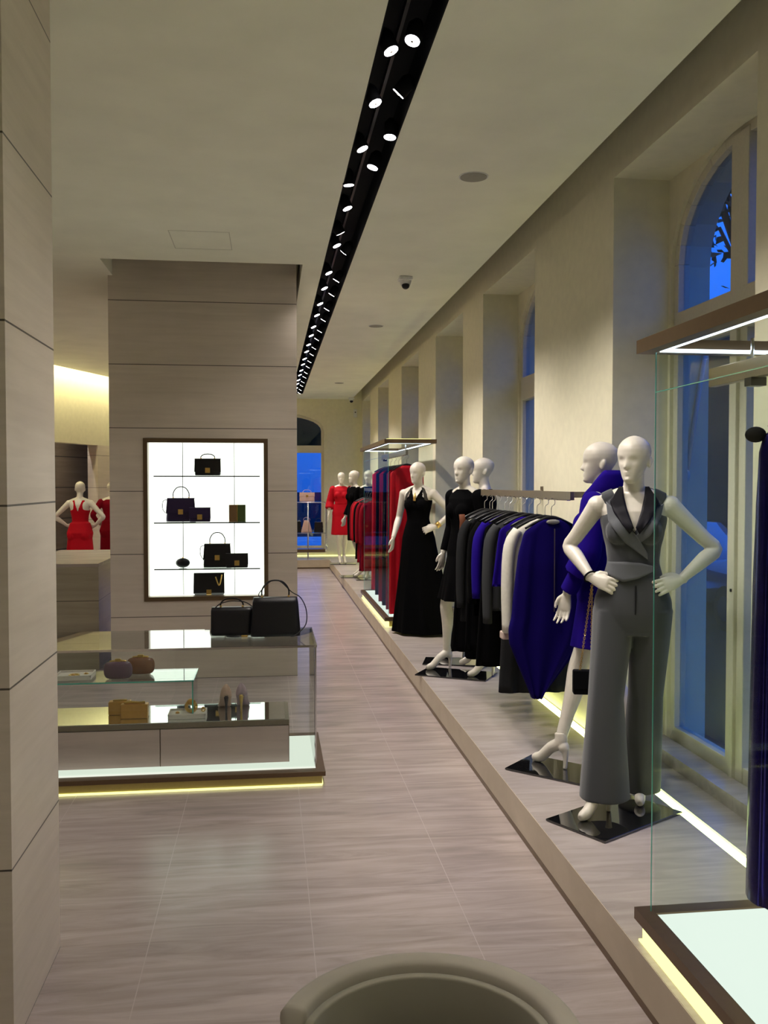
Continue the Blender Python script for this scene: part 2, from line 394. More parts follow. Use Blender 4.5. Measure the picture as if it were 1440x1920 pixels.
# end wall with an arched window
p = MB()
EX0, EX1 = -0.45, 1.16
EZB, EZS, ER = 0.30, 2.90, 0.36
p.box(EX1 + .02, WX + .4, YE, YE + .3, 0, 4.4); p.box(-2.2, EX0, YE, YE + .3, 0, 4.4); p.box(EX0, EX1 + .02, YE, YE + .3, 0, EZB)
ar = arch_pts(EX0, EX1 + .02, EZS, ER)
for k in range(len(ar) - 1):
    (ya, za), (yb, zb) = ar[k], ar[k + 1]
    p.prism([(ya, za), (ya, 4.4), (yb, 4.4), (yb, zb)], lambda c, d: (c[0], d, c[1]), YE, YE + .3)
p.box(EX1 + .06, EX1 + .075, YE - .012, YE, PZ, 3.25)
struct(p.build('wall_end', 'wall'))
window(7, EX0, EX1 + .02, 'y', YE + .1, EZS, ER, EZB, False, (2.42, 2.58))
t = thing('end_wall_light_line', 'yellow light line along the foot of the far end wall', 'light', (1.0, 19.6, PZ))
o = MB().box(-0.4, 1.9, YE - .06, YE - .02, PZ + .002, PZ + .022).build('diffuser', 'under'); o.parent = t; o.location = (-1.0, -19.6, -PZ)
# other walls of the shop
struct(MB().box(XL - .2, XL, YB, 30, 0, 4.4).build('wall_left', 'wall'))
struct(MB().box(XL, WX, YB - .2, YB, 0, 4.4).build('wall_behind', 'wall'))
# stone pillar near the camera (left)
struct(MB().box(-2.6, -0.79, 2.875, 3.50, 0, CZ).build('wall_front_pillar', 'pillar'))
# oblique back wall with its cove and stone alcove
p = MB()
nrm_ = Vector((-dd.y, dd.x))     # towards back-left
def wq(s0, s1, z0, z1, d0, d1):
    q = [c1 + dd * s0 + nrm_ * d0, c1 + dd * s1 + nrm_ * d0, c1 + dd * s1 + nrm_ * d1, c1 + dd * s0 + nrm_ * d1]
    p.prism(q, lambda c, d: (c[0], c[1], d), z0, z1)
wq(-5, 6, 2.42, 4.3, 0.30, 0.5)
struct(p.build('wall_back', 'wall'))
p = MB(); wq(1.7, 6, 0, 2.42, 0.30, 0.5); struct(p.build('wall_back_pier', 'pillar'))
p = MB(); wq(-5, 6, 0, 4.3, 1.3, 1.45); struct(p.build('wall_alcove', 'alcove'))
t = thing('cove_light', 'warm glowing cove light along the ceiling edge of the back room', 'light', (c1.x, c1.y, CZ))
p = MB(); wq(-3, 5, CZ + .06, CZ + .10, 0.02, 0.14); o = p.build('diffuser', 'covewarm'); o.parent = t; o.location = (-c1.x, -c1.y, -CZ)

# centre pillar with the niche for the lightbox vitrine
PY = 8.26; PX0, PX1 = -1.40, 0.25; VX0, VX1, VZ0, VZ1 = -1.11, -0.012, 0.70, 2.155; VD = 0.36
p = MB()
p.box(PX0, VX0, PY, PY + 1.3, 0, 4.3); p.box(VX1, PX1, PY, PY + 1.3, 0, 4.3)
p.box(VX0, VX1, PY, PY + 1.3, 0, VZ0); p.box(VX0, VX1, PY, PY + 1.3, VZ1, 4.3); p.box(VX0, VX1, PY + VD, PY + 1.3, VZ0, VZ1)
struct(p.build('wall_centre_pillar', 'pillar'))
t = thing('lightbox_display_case', 'tall bronze framed lightbox case of handbags built into the stone pillar', 'display case', ((VX0 + VX1) / 2, PY, VZ0))
def loc_part(mb, name, m, parent, **k):
    o = mb.build(name, m, parent, **k); o.matrix_parent_inverse = Matrix.Translation(parent.location).inverted() if abs(parent.rotation_euler.z) < 1e-6 else (Matrix.Translation(parent.location) @ Matrix.Rotation(parent.rotation_euler.z, 4, 'Z')).inverted()
    return o
bt = 0.038
q = MB(); q.box(VX0, VX0 + bt, PY - .008, PY + .10, VZ0, VZ1); q.box(VX1 - bt, VX1, PY - .008, PY + .10, VZ0, VZ1)
q.box(VX0 + bt, VX1 - bt, PY - .008, PY + .10, VZ0, VZ0 + bt); q.box(VX0 + bt, VX1 - bt, PY - .008, PY + .10, VZ1 - bt, VZ1)
loc_part(q, 'case_frame', 'bronze', t)
q = MB(); q.box(VX0 + .002, VX1 - .002, PY + VD - .02, PY + VD - .002, VZ0 + .002, VZ1 - .002); q.box(VX0 + .002, VX0 + .012, PY + .10, PY + VD - .02, VZ0 + .002, VZ1 - .002); q.box(VX1 - .012, VX1 - .002, PY + .10, PY + VD - .02, VZ0 + .002, VZ1 - .002)
q.box(VX0 + .012, VX1 - .012, PY + .10, PY + VD - .02, VZ0 + .002, VZ0 + .03)
loc_part(q, 'lit_back_panel', 'lightbox', t)
for x in (-.785, -.32):
    loc_part(MB().box(x - .003, x + .003, PY + .20, PY + .206, VZ0 + .03, VZ1 - .01), 'suspension_rod', 'blackmetal', t)
SH = [0.982, 1.402, 1.822]
for z in SH:
    s = loc_part(MB().box(-1.03, -.085, PY + .07, PY + .30, z - .011, z), 'glass_shelf', 'glass', t)
    q = MB().box(-1.03, -.085, PY + .066, PY + .07, z - .011, z); e = loc_part(q, 'shelf_edge', 'blackmetal', t); 

# ================================================================== CEILING FITTINGS
t = thing('recessed_light_track', 'long black recessed lamp channel running down the ceiling', 'light track', (0.57, 8, CZ + .1))
q = MB(); q.box(SX0, SX0 + .006, YB, SY1, CZ - .001, CZ + .17); q.box(SX1 - .006, SX1, YB, SY1, CZ - .001, CZ + .17); q.box(SX0, SX1, YB, SY1, CZ + .16, CZ + .17); q.box(SX0, SX1, SY1 - .01, SY1, CZ - .001, CZ + .16)
loc_part(q, 'channel', 'black', t)
loc_part(MB().box(.56, .575, YB, SY1 - .1, CZ + .12, CZ + .16), 'power_rail', 'blackmetal', t)
def lamp_proto():
    r = thing('ceiling_spotlight', '', 'spotlight', (0, 0, 0))
    q = MB(); q.tube([(0, 0, .10), (0, 0, .075), (0, 0, 0.004)], [.02, .036, .037], 20); q.build('housing', 'black', r, True)
    MB().disc((0, 0, .004), (0, 0, -1), .031, .003, 20).build('lens', 'lens', r)
    MB().disc((0, 0, .0), (0, 0, -1), .006, .0025, 10).build('bulb_cap', 'bronze_sat', r)
    return r
LP = [(.590, 3.742, .3, -.25), (.517, 3.841, -.4, -.15), (.603, 4.251, .9, .5), (.512, 4.371, -.4, -.2), (.636, 4.785, .1, -.1), (.512, 4.971, -.45, -.1), (.596, 5.25, .35, -.05), (.489, 5.578, -.1, .1), (.522, 6.044, -.4, -.1),
      (.523, 6.644, -.55, .35), (.522, 6.991, -.45, -.1), (.586, 7.179, .8, .6)]
y = 7.9
k = 0
while y < 18.3:
    LP.append((.52, y, -.45, -.10)); LP.append((.60, y + .28, .6, .25)); y += .62 + .12 * (k % 2); k += 1
LP += [(.52, 3.1, -.4, .2), (.60, 2.5, .5, .3), (.52, 1.6, -.4, .2), (.60, .8, .5, .3), (.52, -.4, -.4, .2), (.60, -1.2, .4, -.2), (.52, -2.2, -.4, .2)]
proto = lamp_proto()
n_sp = 0
def aim_light(loc, dvec, power, ang=85, blend=.9, name='spot_beam', col=SPOT_COLOR, parent=None, size=.035):
    l = D.lights.new(name, 'SPOT'); l.energy = power; l.color = col; l.spot_size = math.radians(ang); l.spot_blend = blend; l.shadow_soft_size = size
    o = D.objects.new(name, l); COL.objects.link(o)
    o.location = loc; o.rotation_euler = Vector(dvec).to_track_quat('-Z', 'Y').to_euler()
    return o
for i, (x, yy, tx, ty) in enumerate(LP):
    tx = -tx
    row = 'left' if x < .56 else 'right'
    k_ = sum(1 for a in LP if a[1] > 3.3 and a[1] <= yy and (a[0] < .56) == (x < .56))
    nth = ['', 'nearest', 'second', 'third', 'fourth', 'fifth', 'sixth', 'seventh', 'eighth', 'ninth', 'tenth', 'eleventh', 'twelfth', 'thirteenth', 'fourteenth', 'fifteenth', 'sixteenth', 'seventeenth', 'eighteenth', 'nineteenth', 'twentieth', 'twenty-first', 'twenty-second', 'twenty-third', 'twenty-fourth', 'twenty-fifth', 'twenty-sixth'][k_]
    lab = '%s round spotlight from the camera in the %s row of the black ceiling channel' % (nth, row) if yy > 3.3 else 'round spotlight of the black ceiling channel above and behind the viewer'
    r = proto if i == 0 else dup(proto, (0, 0, 0), 0, lab)
    r['label'] = lab; r['group'] = 'spotlights in the ceiling channel'
    r.location = (x, yy, CZ - .012)
    ry = math.atan(tx); rx = -math.atan(ty)
    # local -Z is the beam; tilt it towards (tx, ty)
    dv = Vector((tx, ty, -1)).normalized()
    r.rotation_euler = dv.to_track_quat('-Z', 'Y').to_euler()
    # beams of the lamps
    bx = -.55 if x > .56 else 1.2
    by = (.25, -.25, .1)[i % 3]
    strong = 1.0
    if x < .56: b = aim_light((x, yy, CZ - .02 ) , (bx * .78, by, -2.0), SPOT_POWER * 1.15, 78, .8)
    else: b = aim_light((x, yy, CZ - .02), (bx, by, -2.2), SPOT_POWER * .62, 105, 1.0)
    b.location = Vector((x, yy, CZ - .012)) + dv * .012
    b.parent = r; b.matrix_parent_inverse = (Matrix.Translation(r.location) @ r.rotation_euler.to_matrix().to_4x4()).inverted()
for i in range(2):  # unseen lamps added to brighten the dark alcove
    pq = c1 + dd * (-1.0 + 2.2 * i) + nrm_ * .75; r = dup(proto, (pq.x, pq.y, 3.5), 0, 'unseen fill spotlight added to light the stone alcove of the back room'); r['group'] = 'added fill spotlights in the alcove'
    for c in [c for c in r.children if c.type == 'LIGHT']: D.objects.remove(c)
    b = aim_light((pq.x, pq.y, 3.49), (0, 0, -1), SPOT_POWER * 1.2, 130, 1.0, parent=None); b.parent = r; b.matrix_parent_inverse = Matrix.Translation(r.location).inverted()
for i, yy in enumerate((0.5, 3.5, 6.5, 9.5, 12.5)):  # unseen lamps added to lift the back room and its ceiling bounce
    r = dup(proto, (0, 0, 0), 0, 'unseen fill spotlight added over the back room, hidden by the stone pillar'); r['group'] = 'added fill spotlights over the back room'
    for c in [c for c in r.children if c.type == 'LIGHT']: D.objects.remove(c)
    r.location = (-3.7, yy, CZ - .03); b = aim_light((-3.7, yy, CZ - .04), (.25, .1, -1), SPOT_POWER * 1.7, 120, 1.0); b.parent = r; b.matrix_parent_inverse = Matrix.Translation(r.location).inverted()
# speakers
sp0 = None
for i, (x, yy) in enumerate([(1.215, 5.353), (1.235, 10.505), (1.267, 16.505)]):
    lab = ['round grey ceiling speaker grille nearest the camera', 'middle round ceiling speaker grille beyond the dome camera', 'farthest small round speaker grille in the ceiling'][i]
    if i == 0:
        sp0 = thing('ceiling_speaker', lab, 'speaker', (x, yy, CZ), 0, 'round ceiling speakers')
        MB().disc((0, 0, 0), (0, 0, -1), .088, .004, 36).build('speaker_rim', 'white', sp0)
        MB().disc((0, 0, -.004), (0, 0, -1), .080, .003, 36).build('speaker_grille', 'grille', sp0)
    else: dup(sp0, (x, yy, CZ), 0, lab)
for i, (x, yy) in enumerate([(1.205, 8.016), (1.74, 19.3)]):
    t = thing('security_camera', ['dome security camera with black lens on the ceiling', 'tiny dome security camera in the far corner of the ceiling'][i], 'security camera', (x, yy, CZ))
    MB().box(-.06, .06, -.06, .06, -.03, 0).build('mount', 'white', t, bevel=.008)
    q = MB(); q.tube([(0, 0, -.02), (0, -.01, -.07)], [.055, .045], 20); q.build('camera_housing', 'white', t, True)
    MB().ell((0, -.015, -.075), (.036, .036, .034)).build('camera_dome', 'blackmetal', t, True)
q = MB()
for (a0, a1, b0, b1) in [(-.72, -.28, 6.75, 6.756), (-.72, -.28, 7.25, 7.256), (-.72, -.714, 6.75, 7.25), (-.286, -.28, 6.75, 7.25)]: q.box(a0, a1, b0, b1, CZ - .0015, CZ)
tag(q.build('access_panel', 'panelline'), 'faint square access panel outline in the ceiling before the stone pillar', 'panel')
t = thing('wall_sensor', 'small white sensor high on the far end wall', 'sensor', (1.86, YE, 3.28)); MB().box(-.04, .04, -.04, 0, -.09, .09).build('sensor_body', 'white', t, bevel=.01); MB().ell((0, -.042, .02), (.014, .008, .014), 10, 6).build('sensor_eye', 'blackmetal', t, True)

# ================================================================== GLASS CASES ON THE PLINTH
def tall_case(label, y0, y1, x0=1.245, x1=1.81, near=True, bx=1.54):
    t = thing('glass_wardrobe_case', label, 'display case', ((x0 + x1) / 2, (y0 + y1) / 2, PZ), 0)
    zb0, zb1, zt0, zt1 = .25, .29, 2.19, 2.235
    L = lambda mb, n, m, **k: loc_part(mb, n, m, t, **k)
    def ringbox(x0, x1, y0, y1, z0, z1, w_):
        q = MB(); q.box(x0, x1, y0, y0 + w_, z0, z1); q.box(x0, x1, y1 - w_, y1, z0, z1); q.box(x0, x0 + w_, y0 + w_, y1 - w_, z0, z1); q.box(x1 - w_, x1, y0 + w_, y1 - w_, z0, z1); return q
    L(ringbox(x0, x1, y0, y1, zb0, zb1, .055), 'base_frame', 'bronze')
    L(MB().box(x0 + .055, x1 - .055, y0 + .055, y1 - .055, zb0, zb1 - .006), 'lit_floor', 'litfloor')
    L(MB().box(x0 + .05, x1 - .05, y0 + .05, y1 - .05, PZ, zb0), 'recessed_foot', 'brass_lit')
    q = MB(); q.box(x0 + .008, x0 + .02, y0 + .02, y1 - .02, PZ + .002, PZ + .008); q.box(x0 + .03, x1 - .02, y0 + .008, y0 + .02, PZ + .002, PZ + .008) if near else None
    q.box(x0 + .022, x0 + .05, y0 + .02, y1 - .02, PZ + .002, PZ + .060)
    L(q, 'under_light', 'under')
    L(ringbox(x0 - .005, x1 + .005, y0 - .01, y1 + .01, zt0, zt1, .05), 'top_frame', 'bronze')
    q = ringbox(x0 + .052, x1 - .052, y0 + .05, y1 - .05, zt0 - .001, zt0 + .010, .010)
    L(q, 'led_strip', 'led')
    q = MB(); q.box(x0 + .02, x1 - .05, y0 + .02, y0 + .04, zt1, zt1 + .006); L(q, 'top_light', 'under')
    gx0, gx1, gy0, gy1 = x0 + .045, x1 - .03, y0 + .04, y1 - .04
    q = MB(); q.box(gx0, gx0 + .008, gy0, gy1, zb1 - .006, zt0 + .006); L(q, 'front_pane', 'caseglass')
    q = MB(); q.box(gx0 + .008, gx1, gy1 - .008, gy1, zb1 - .006, zt0 + .006); L(q, 'far_side_pane', 'caseglass')
    q = MB(); q.box(gx0 + .008, gx1, gy0, gy0 + .008, zb1 - .006, zt0 + .006); L(q, 'near_side_pane', 'caseglass')
    for (x, y, dx, dy) in ((gx0, gy1, -.003, .003), (gx0, gy0, -.003, -.003)):
        L(MB().box(min(x, x + dx), max(x, x + dx), min(y, y + dy), max(y, y + dy), zb1, zt0), 'glass_edge', 'glassedge')
    L(MB().box(gx0 - .003, gx0, gy0, gy1, 2.055, 2.058), 'glass_seam', 'glassedge')
    # hanging bar
    q = MB(); q.box(bx - .014, bx + .014, y0 + .35, y1 - .045, 2.075, 2.137); L(q, 'hanging_bar', 'bronze_sat', bevel=.003)
    for yy in (y0 + .45, y1 - .3): L(MB().tube([(bx, yy, 2.135), (bx, yy, 2.2)], .006, 8), 'bar_hanger', 'chrome')
    L(MB().box(bx - .025, bx + .025, y1 - .34, y1 - .30, 2.05, 2.076), 'bar_clip', 'blackmetal')
    return t
tall_case('near tall glass clothing case with bronze frame and glowing white floor at the right edge', 0.30, 2.955, near=False, bx=1.485)
tall_case('far tall glass case of red and black gowns with lit bronze top frame', 9.77, 12.40)

# ================================================================== LOW GLASS DISPLAY TABLE
GX0, GX1, GY0, GY1 = -2.10, 0.268, 5.30, 5.96
t = thing('glass_display_table', 'low glass display table with bronze base and glowing underside beside the pillar', 'display table', ((GX0 + GX1) / 2, (GY0 + GY1) / 2, 0))
L = lambda mb, n, m, **k: loc_part(mb, n, m, t, **k)
L(MB().box(GX0 - .06, GX1 + .05, GY0 - .09, GY1 + .09, .056, .083), 'base_slab', 'bronze', bevel=.002)
L(MB().box(GX0, GX1 + .03, GY0 - .084, GY1 + .084, .012, .056), 'kick', 'brass_lit')
q = MB(); q.box(GX0, GX1 + .03, GY0 - .092, GY0 - .076, .001, .012); q.box(GX1 + .02, GX1 + .036, GY0 - .07, GY1 + .07, .001, .012); L(q, 'under_light', 'under')
L(MB().box(GX0 - .03, GX1 - .005, GY0 - .02, GY1, .083, .087), 'lit_floor', 'litdeck')
L(MB().box(GX0, GX1, GY0 - .005, GY1, .795, .805), 'glass_top', 'glass')
L(MB().box(GX0, GX1, GY0 - .013, GY0 - .005, .793, .806), 'top_edge', 'chrome')
L(MB().box(GX1, GX1 + .006, GY0 - .013, GY1, .793, .806), 'top_edge', 'chrome')
L(MB().box(GX0, GX1 - .01, GY0 - .004, GY0 + .004, .084, .795), 'front_pane', 'glass')
L(MB().box(GX1 - .01, GX1 - .002, GY0 - .004, GY1, .084, .795), 'end_pane', 'glass')
for yy in (GY0 - .008, GY1 - .004): L(MB().box(GX1 - .006, GX1 + .002, yy, yy + .006, .084, .795), 'glass_edge', 'chrome')
# drawer block inside
BX1, BY0, BY1, BZ0, BZ1 = .112, 5.36, 5.80, .098, .318
L(MB().box(GX0 + .05, BX1, BY0 + .012, BY1, BZ0, BZ1 + .006), 'drawer_case', 'bronze')
for (a, b) in ((-2.0, -1.372), (-1.368, -.640), (-.634, .108)):
    L(MB().box(a, b, BY0, BY0 + .012, BZ0 + .004, BZ1), 'drawer_front', 'drawer')
L(MB().box(GX0 + .05, BX1, BY0, BY1, BZ1 + .006, BZ1 + .036), 'top_band', 'bronze_sat')
L(MB().box(GX0 + .05, BX1 - .025, BY0 + .006, BY1 - .01, BZ1 + .036, BZ1 + .040), 'mirror_top', 'mirror')
MZ = BZ1 + .040
# raised glass bridge
BRZ = .585
L(MB().box(-1.95, -.452, 5.45, 5.80, BRZ - .008, BRZ), 'glass_bridge', 'glass')
q = MB(); q.box(-1.95, -.452, 5.446, 5.45, BRZ - .008, BRZ); q.box(-.452, -.448, 5.446, 5.80, BRZ - .008, BRZ); L(q, 'bridge_edge', 'glassedge')
L(MB().box(-.462, -.454, 5.47, 5.79, MZ, BRZ - .008), 'bridge_leg', 'glass'); L(MB().box(-.462, -.454, 5.464, 5.47, MZ, BRZ - .008), 'bridge_leg_edge', 'glassedge')

# ================================================================== BAGS
def bag(name, label, loc, rot, w_, h, d, m, cat='handbag', taper=.9, flap=.55, clasp=True, handle=0.0, strap=None, group=None, frontclasp='gold', chain=False):
    t = thing(name, label, cat, loc, rot, group)
    R = []
    for k in range(9):
        s = k / 8; ww = w_ / 2 * (1 + (taper - 1) * s); dd_ = d / 2 * (1 - .45 * s) * (1 - .0 * s)
        if k == 0: ww -= .004; dd_ -= .004
        if k == 8: ww -= .004; dd_ -= .004
        ring = []
        for j in range(24):
            a = 2 * PI * j / 24; ca, sa = math.cos(a), math.sin(a); e = .35
            ring.append((ww * math.copysign(abs(ca) ** e, ca), dd_ * math.copysign(abs(sa) ** e, sa), h * s + (.003 if k == 0 else 0)))
        R.append(ring)
    MB().rings(R).build('bag_body', m, t, True)
    if flap:
        zt = h; zf = h * (1 - flap); q = MB()
        fw = w_ / 2 * taper + .002; pts = [(-d * .26, zt + .001), (-d * .30 - .003, zt * .97), (-d / 2 * (1 - .45 * (1 - flap)) - .004, zf), ]
        back = [(d * .27, zt + .001)]
        prof = back + pts
        v = []
        for (yy, zz) in prof:
            wz = w_ / 2 * (1 + (taper - 1) * (zz / h)) + .003
            v += [(-wz, yy, zz + .003), (wz, yy, zz + .003), (-wz, yy + .004, zz - .004), (wz, yy + .004, zz - .004)]
        f = []
        for i in range(len(prof) - 1):
            a = i * 4; b = a + 4; f += [(a, a + 1, b + 1, b), (a + 2, b + 2, b + 3, a + 3), (a, b, b + 2, a + 2), (a + 1, a + 3, b + 3, b + 1)]
        f += [(0, 2, 3, 1), (b, b + 1, b + 3, b + 2)]
        q.add(v, f).build('flap', m, t)
        if clasp:
            MB().box(-.022, .022, -d / 2 * (1 - .45 * (1 - flap)) - .016, -d / 2 * (1 - .45 * (1 - flap)) - .004, zf - .012, zf + .034).build('clasp', frontclasp, t, bevel=.002)
    if handle:
        q = MB(); hw = w_ * .26
        q.tube([(-hw, 0, h - .004), (-hw * 1.0, 0, h + handle * .45), (-hw * .6, 0, h + handle * .88), (0, 0, h + handle), (hw * .6, 0, h + handle * .88), (hw, 0, h + handle * .45), (hw, 0, h - .004)], .0048, 10, 5)
        q.build('handle', m, t, True)
        for s in (-1, 1): MB().ell((s * hw, -.004, h + .004), (.007, .006, .009), 10, 6).build('handle_ring', 'gold', t, True)
    if strap:
        q = MB(); q.tube(strap, .0055, 8, 6, flat=.6); q.build('shoulder_strap', m, t, True)
    return t
S1, S2, S3 = SH
YS = PY + .18
bag('handbag', 'small black flap handbag alone on the top lightbox shelf', (-.557, YS, S3), 0, .235, .155, .09, 'leather', taper=.97, flap=.75, handle=.045)
bag('handbag', 'large dark purple handbag with hoop handle on the second lightbox shelf', (-.80, YS + .01, S2), 0, .27, .215, .11, 'purple', taper=.88, flap=.62, handle=.105,
    strap=[(-.115, 0, .20), (-.16, 0, .19), (-.165, 0, .12), (-.14, .0, .08)])
bag('handbag', 'small purple flap handbag overlapping the large purple one', (-.625, YS - .075, S2), 0, .19, .13, .05, 'purple', taper=.97, flap=.72)
bag('handbag', 'large black handbag with hoop handle on the third lightbox shelf', (-.475, YS + .01, S1), 0, .26, .215, .11, 'leather', taper=.88, flap=.62, handle=.105,
    strap=[(-.11, 0, .20), (-.15, 0, .19), (-.155, 0, .12), (-.12, 0, .06)])
bag('handbag', 'small black flap handbag in front of the large black one on the third shelf', (-.295, YS - .075, S1), 0, .20, .13, .05, 'leather', taper=.97, flap=.72)
bb = bag('handbag', 'black handbag with gold chain on the floor of the lightbox case', (-.55, YS, VZ0 + .03), 0, .275, .20, .10, 'leather', taper=.98, flap=.9)
MB().tube([(.06, -.05, .17), (.085, -.06, .10), (.10, -.06, .11), (.115, -.055, .19)], .006, 8, 5).build('chain', 'gold', bb, True)
t = thing('oval_pouch', 'small black oval pouch alone on the left of the third lightbox shelf', 'pouch', (-.787, YS, S1)); MB().ell((0, 0, .045), (.065, .03, .045)).build('pouch_body', 'leather', t, True); MB().ell((0, -.0, .091), (.010, .008, .006), 8, 6).build('clasp', 'gold', t, True)
t = thing('gift_box', 'brown and olive square box on the right of the second lightbox shelf', 'box', (-.292, YS, S2)); MB().box(-.075, -.002, -.05, .05, 0, .155).build('box_side', 'book_brown', t, bevel=.002); MB().box(.002, .075, -.05, .05, 0, .155).build('box_side', 'book_olive', t, bevel=.002)
MB().box(-.003, .003, -.052, .05, 0, .157).build('ribbon', 'gold', t)

TZ = .805
bag('handbag', 'larger black leather handbag with hoop handle and long strap on the glass table top', (.035, 5.66, TZ), .02, .315, .24, .13, 'leather', taper=.88, flap=.0, handle=.105, clasp=False,
    strap=[(-.09, .03, .235), (-.10, .03, .262), (-.03, .03, .335), (.03, .03, .335), (.10, .02, .27), (.155, .0, .235), (.19, -.02, .16), (.185, -.04, .07), (.12, -.075, .012), (.09, -.08, .006)])
bag('handbag', 'lower black leather handbag left of the larger one on the glass table top', (-.235, 5.72, TZ), -.03, .26, .175, .11, 'leather', taper=.99, flap=.0, handle=.055, clasp=False,
    strap=[(-.10, -.02, .172), (-.07, -.03, .20), (.0, -.02, .215), (.08, 0, .205), (.13, 0, .175)])
t = thing('bag_charm', 'small gold metal tag lying by the lower black handbag', 'tag', (-.155, 5.63, TZ)); MB().box(-.02, .02, -.006, .006, .0, .012).build('charm_plate', 'gold', t, bevel=.003); MB().tube([(-.02, 0, .006), (-.07, -.01, .006), (-.11, .01, .006)], .005, 8, 4).build('charm_loop', 'leather', t, True)

def clutch(label, loc, w_, h, d, m):
    t = thing('minaudiere_clutch', label, 'clutch bag', loc)
    R = []
    for k in range(13):
        ph = -PI / 2 + PI * k / 12; s = math.sin(ph); c_ = max(.05, math.cos(ph)) ** .55
        R.append([(w_ / 2 * c_ ** .6 * math.copysign(abs(math.cos(a)) ** .7, math.cos(a)), d / 2 * c_ * math.sin(a), h / 2 + h / 2 * s) for a in [2 * PI * j / 28 for j in range(28)]])
    MB().rings(R).build('shell', m, t, True)
    MB().tube([(-w_ * .28, 0, h), (0, 0, h + .004), (w_ * .28, 0, h)], .006, 10, 4).build('gold_rim', 'gold', t, True)
    MB().box(-.018, .018, -.010, .010, h - .002, h + .016).build('clasp', 'gold', t, bevel=.003)
    return t
clutch('rounded plum resin clutch on the raised glass bridge', (-.90, 5.54, BRZ), .17, .105, .06, 'plum')
clutch('rounded brown resin clutch behind the plum one on the glass bridge', (-.785, 5.66, BRZ), .17, .105, .06, 'cognac')
def tray(label, loc, w_, d, rot=0):
    t = thing('jewellery_tray', label, 'tray', loc, rot)
    q = MB(); q.box(-w_/2, w_/2, -d/2, d/2, 0, .018); MB.build(q, 'tray_base', 'tray', t, bevel=.003)
    q = MB(); q.box(-w_/2, w_/2, -d/2, -d/2 + .006, .018, .03); q.box(-w_/2, w_/2, d/2 - .006, d/2, .018, .03); q.box(-w_/2, -w_/2 + .006, -d/2, d/2, .018, .03); q.box(w_/2 - .006, w_/2, -d/2, d/2, .018, .03)
    q.build('tray_rim', 'tray', t); return t
def ring_jewel(name, label, loc, r, thick, cat='jewellery', upright=False):
    t = thing(name, label, cat, loc)
    pts = [(r * math.cos(a), 0 if upright else r * math.sin(a), (r + thick + r * math.sin(a)) if upright else thick) for a in [2 * PI * j / 24 for j in range(25)]]
    MB().tube(pts, thick, 8).build('band', 'gold', t, True)
    MB().ell((0, -(0 if upright else r), 2 * r + thick if upright else thick * 2), (thick * 2.4, thick * 2, thick * 1.8), 10, 6).build('stone', 'amber', t, True); return t
tray('pale suede tray with gold jewellery at the left of the glass bridge', (-1.16, 5.60, BRZ), .21, .17)
ring_jewel('bracelet', 'gold bracelet lying in the tray on the glass bridge', (-1.16, 5.57, BRZ + .018), .028, .005)
ring_jewel('earring', 'small gold ring at the right of the tray on the glass bridge', (-1.10, 5.62, BRZ + .018), .012, .003)
tray('pale suede tray with gold cuff on the mirrored drawer top', (-.49, 5.50, MZ), .22, .15)
ring_jewel('cuff', 'wide upright amber gold cuff standing in the tray on the mirror', (-.47, 5.50, MZ + .018), .028, .011, upright=True)
ring_jewel('earring', 'small amber earring right of the cuff in the tray on the mirror', (-.40, 5.52, MZ + .018), .010, .004, upright=True)
ring_jewel('earring', 'small amber earring left of the cuff in the tray on the mirror', (-.55, 5.50, MZ + .018), .010, .004)
t = thing('box_clutch', 'rectangular amber gold box clutch on the mirrored drawer top', 'clutch bag', (-.80, 5.50, MZ)); MB().box(-.08, .08, -.03, .03, 0, .085).build('box_shell', 'amber', t, bevel=.006); q = MB(); q.tube([(-.06, 0, .088), (-.02, 0, .093), (.03, 0, .089), (.06, 0, .092)], .008, 8, 4); q.build('gold_rim', 'gold', t, True)
t = thing('box_clutch', 'second amber gold box clutch half hidden behind the first', 'clutch bag', (-.90, 5.60, MZ)); MB().box(-.065, .065, -.03, .03, 0, .08).build('box_shell', 'amber', t, bevel=.006); MB().tube([(-.04, 0, .082), (.04, 0, .084)], .007, 8, 3).build('gold_rim', 'gold', t, True)
def pump(label, loc, rot, m, group=None, h=.105):
    t = thing('high_heel_pump', label, 'shoe', loc, rot, group)
    # toe towards +Y, heel nearest
    R = []
    pr = [(-.012, h, .020, .075), (.01, h - .003, .030, .068), (.04, h - .018, .031, .052), (.08, h * .55, .030, .040), (.115, .022, .034, .036), (.15, .008, .036, .032), (.185, .006, .030, .022), (.215, .006, .014, .010)]
    for (y_, zb, hw, ht) in pr:
        R.append([(hw * 1.15 * math.cos(a), y_, zb + (ht if math.sin(a) > 0 else .010) * max(math.sin(a), -.6)) for a in [2 * PI * j / 20 for j in range(20)]])
    MB().rings(R).build('shoe_upper', m, t, True)
    MB().tube([(0, .0, h), (0, -.002, h * .5), (0, .004, 0)], [.016, .008, .006], 12, 3).build('heel', 'gold' if m == 'python2' else 'leather', t, True)
    return t
pump('tan snakeskin high heel pump on the mirrored drawer top', (-.265, 5.55, MZ), .12, 'python')
pump('mauve snakeskin high heel pump right of the tan one', (-.175, 5.57, MZ), -.05, 'python2')

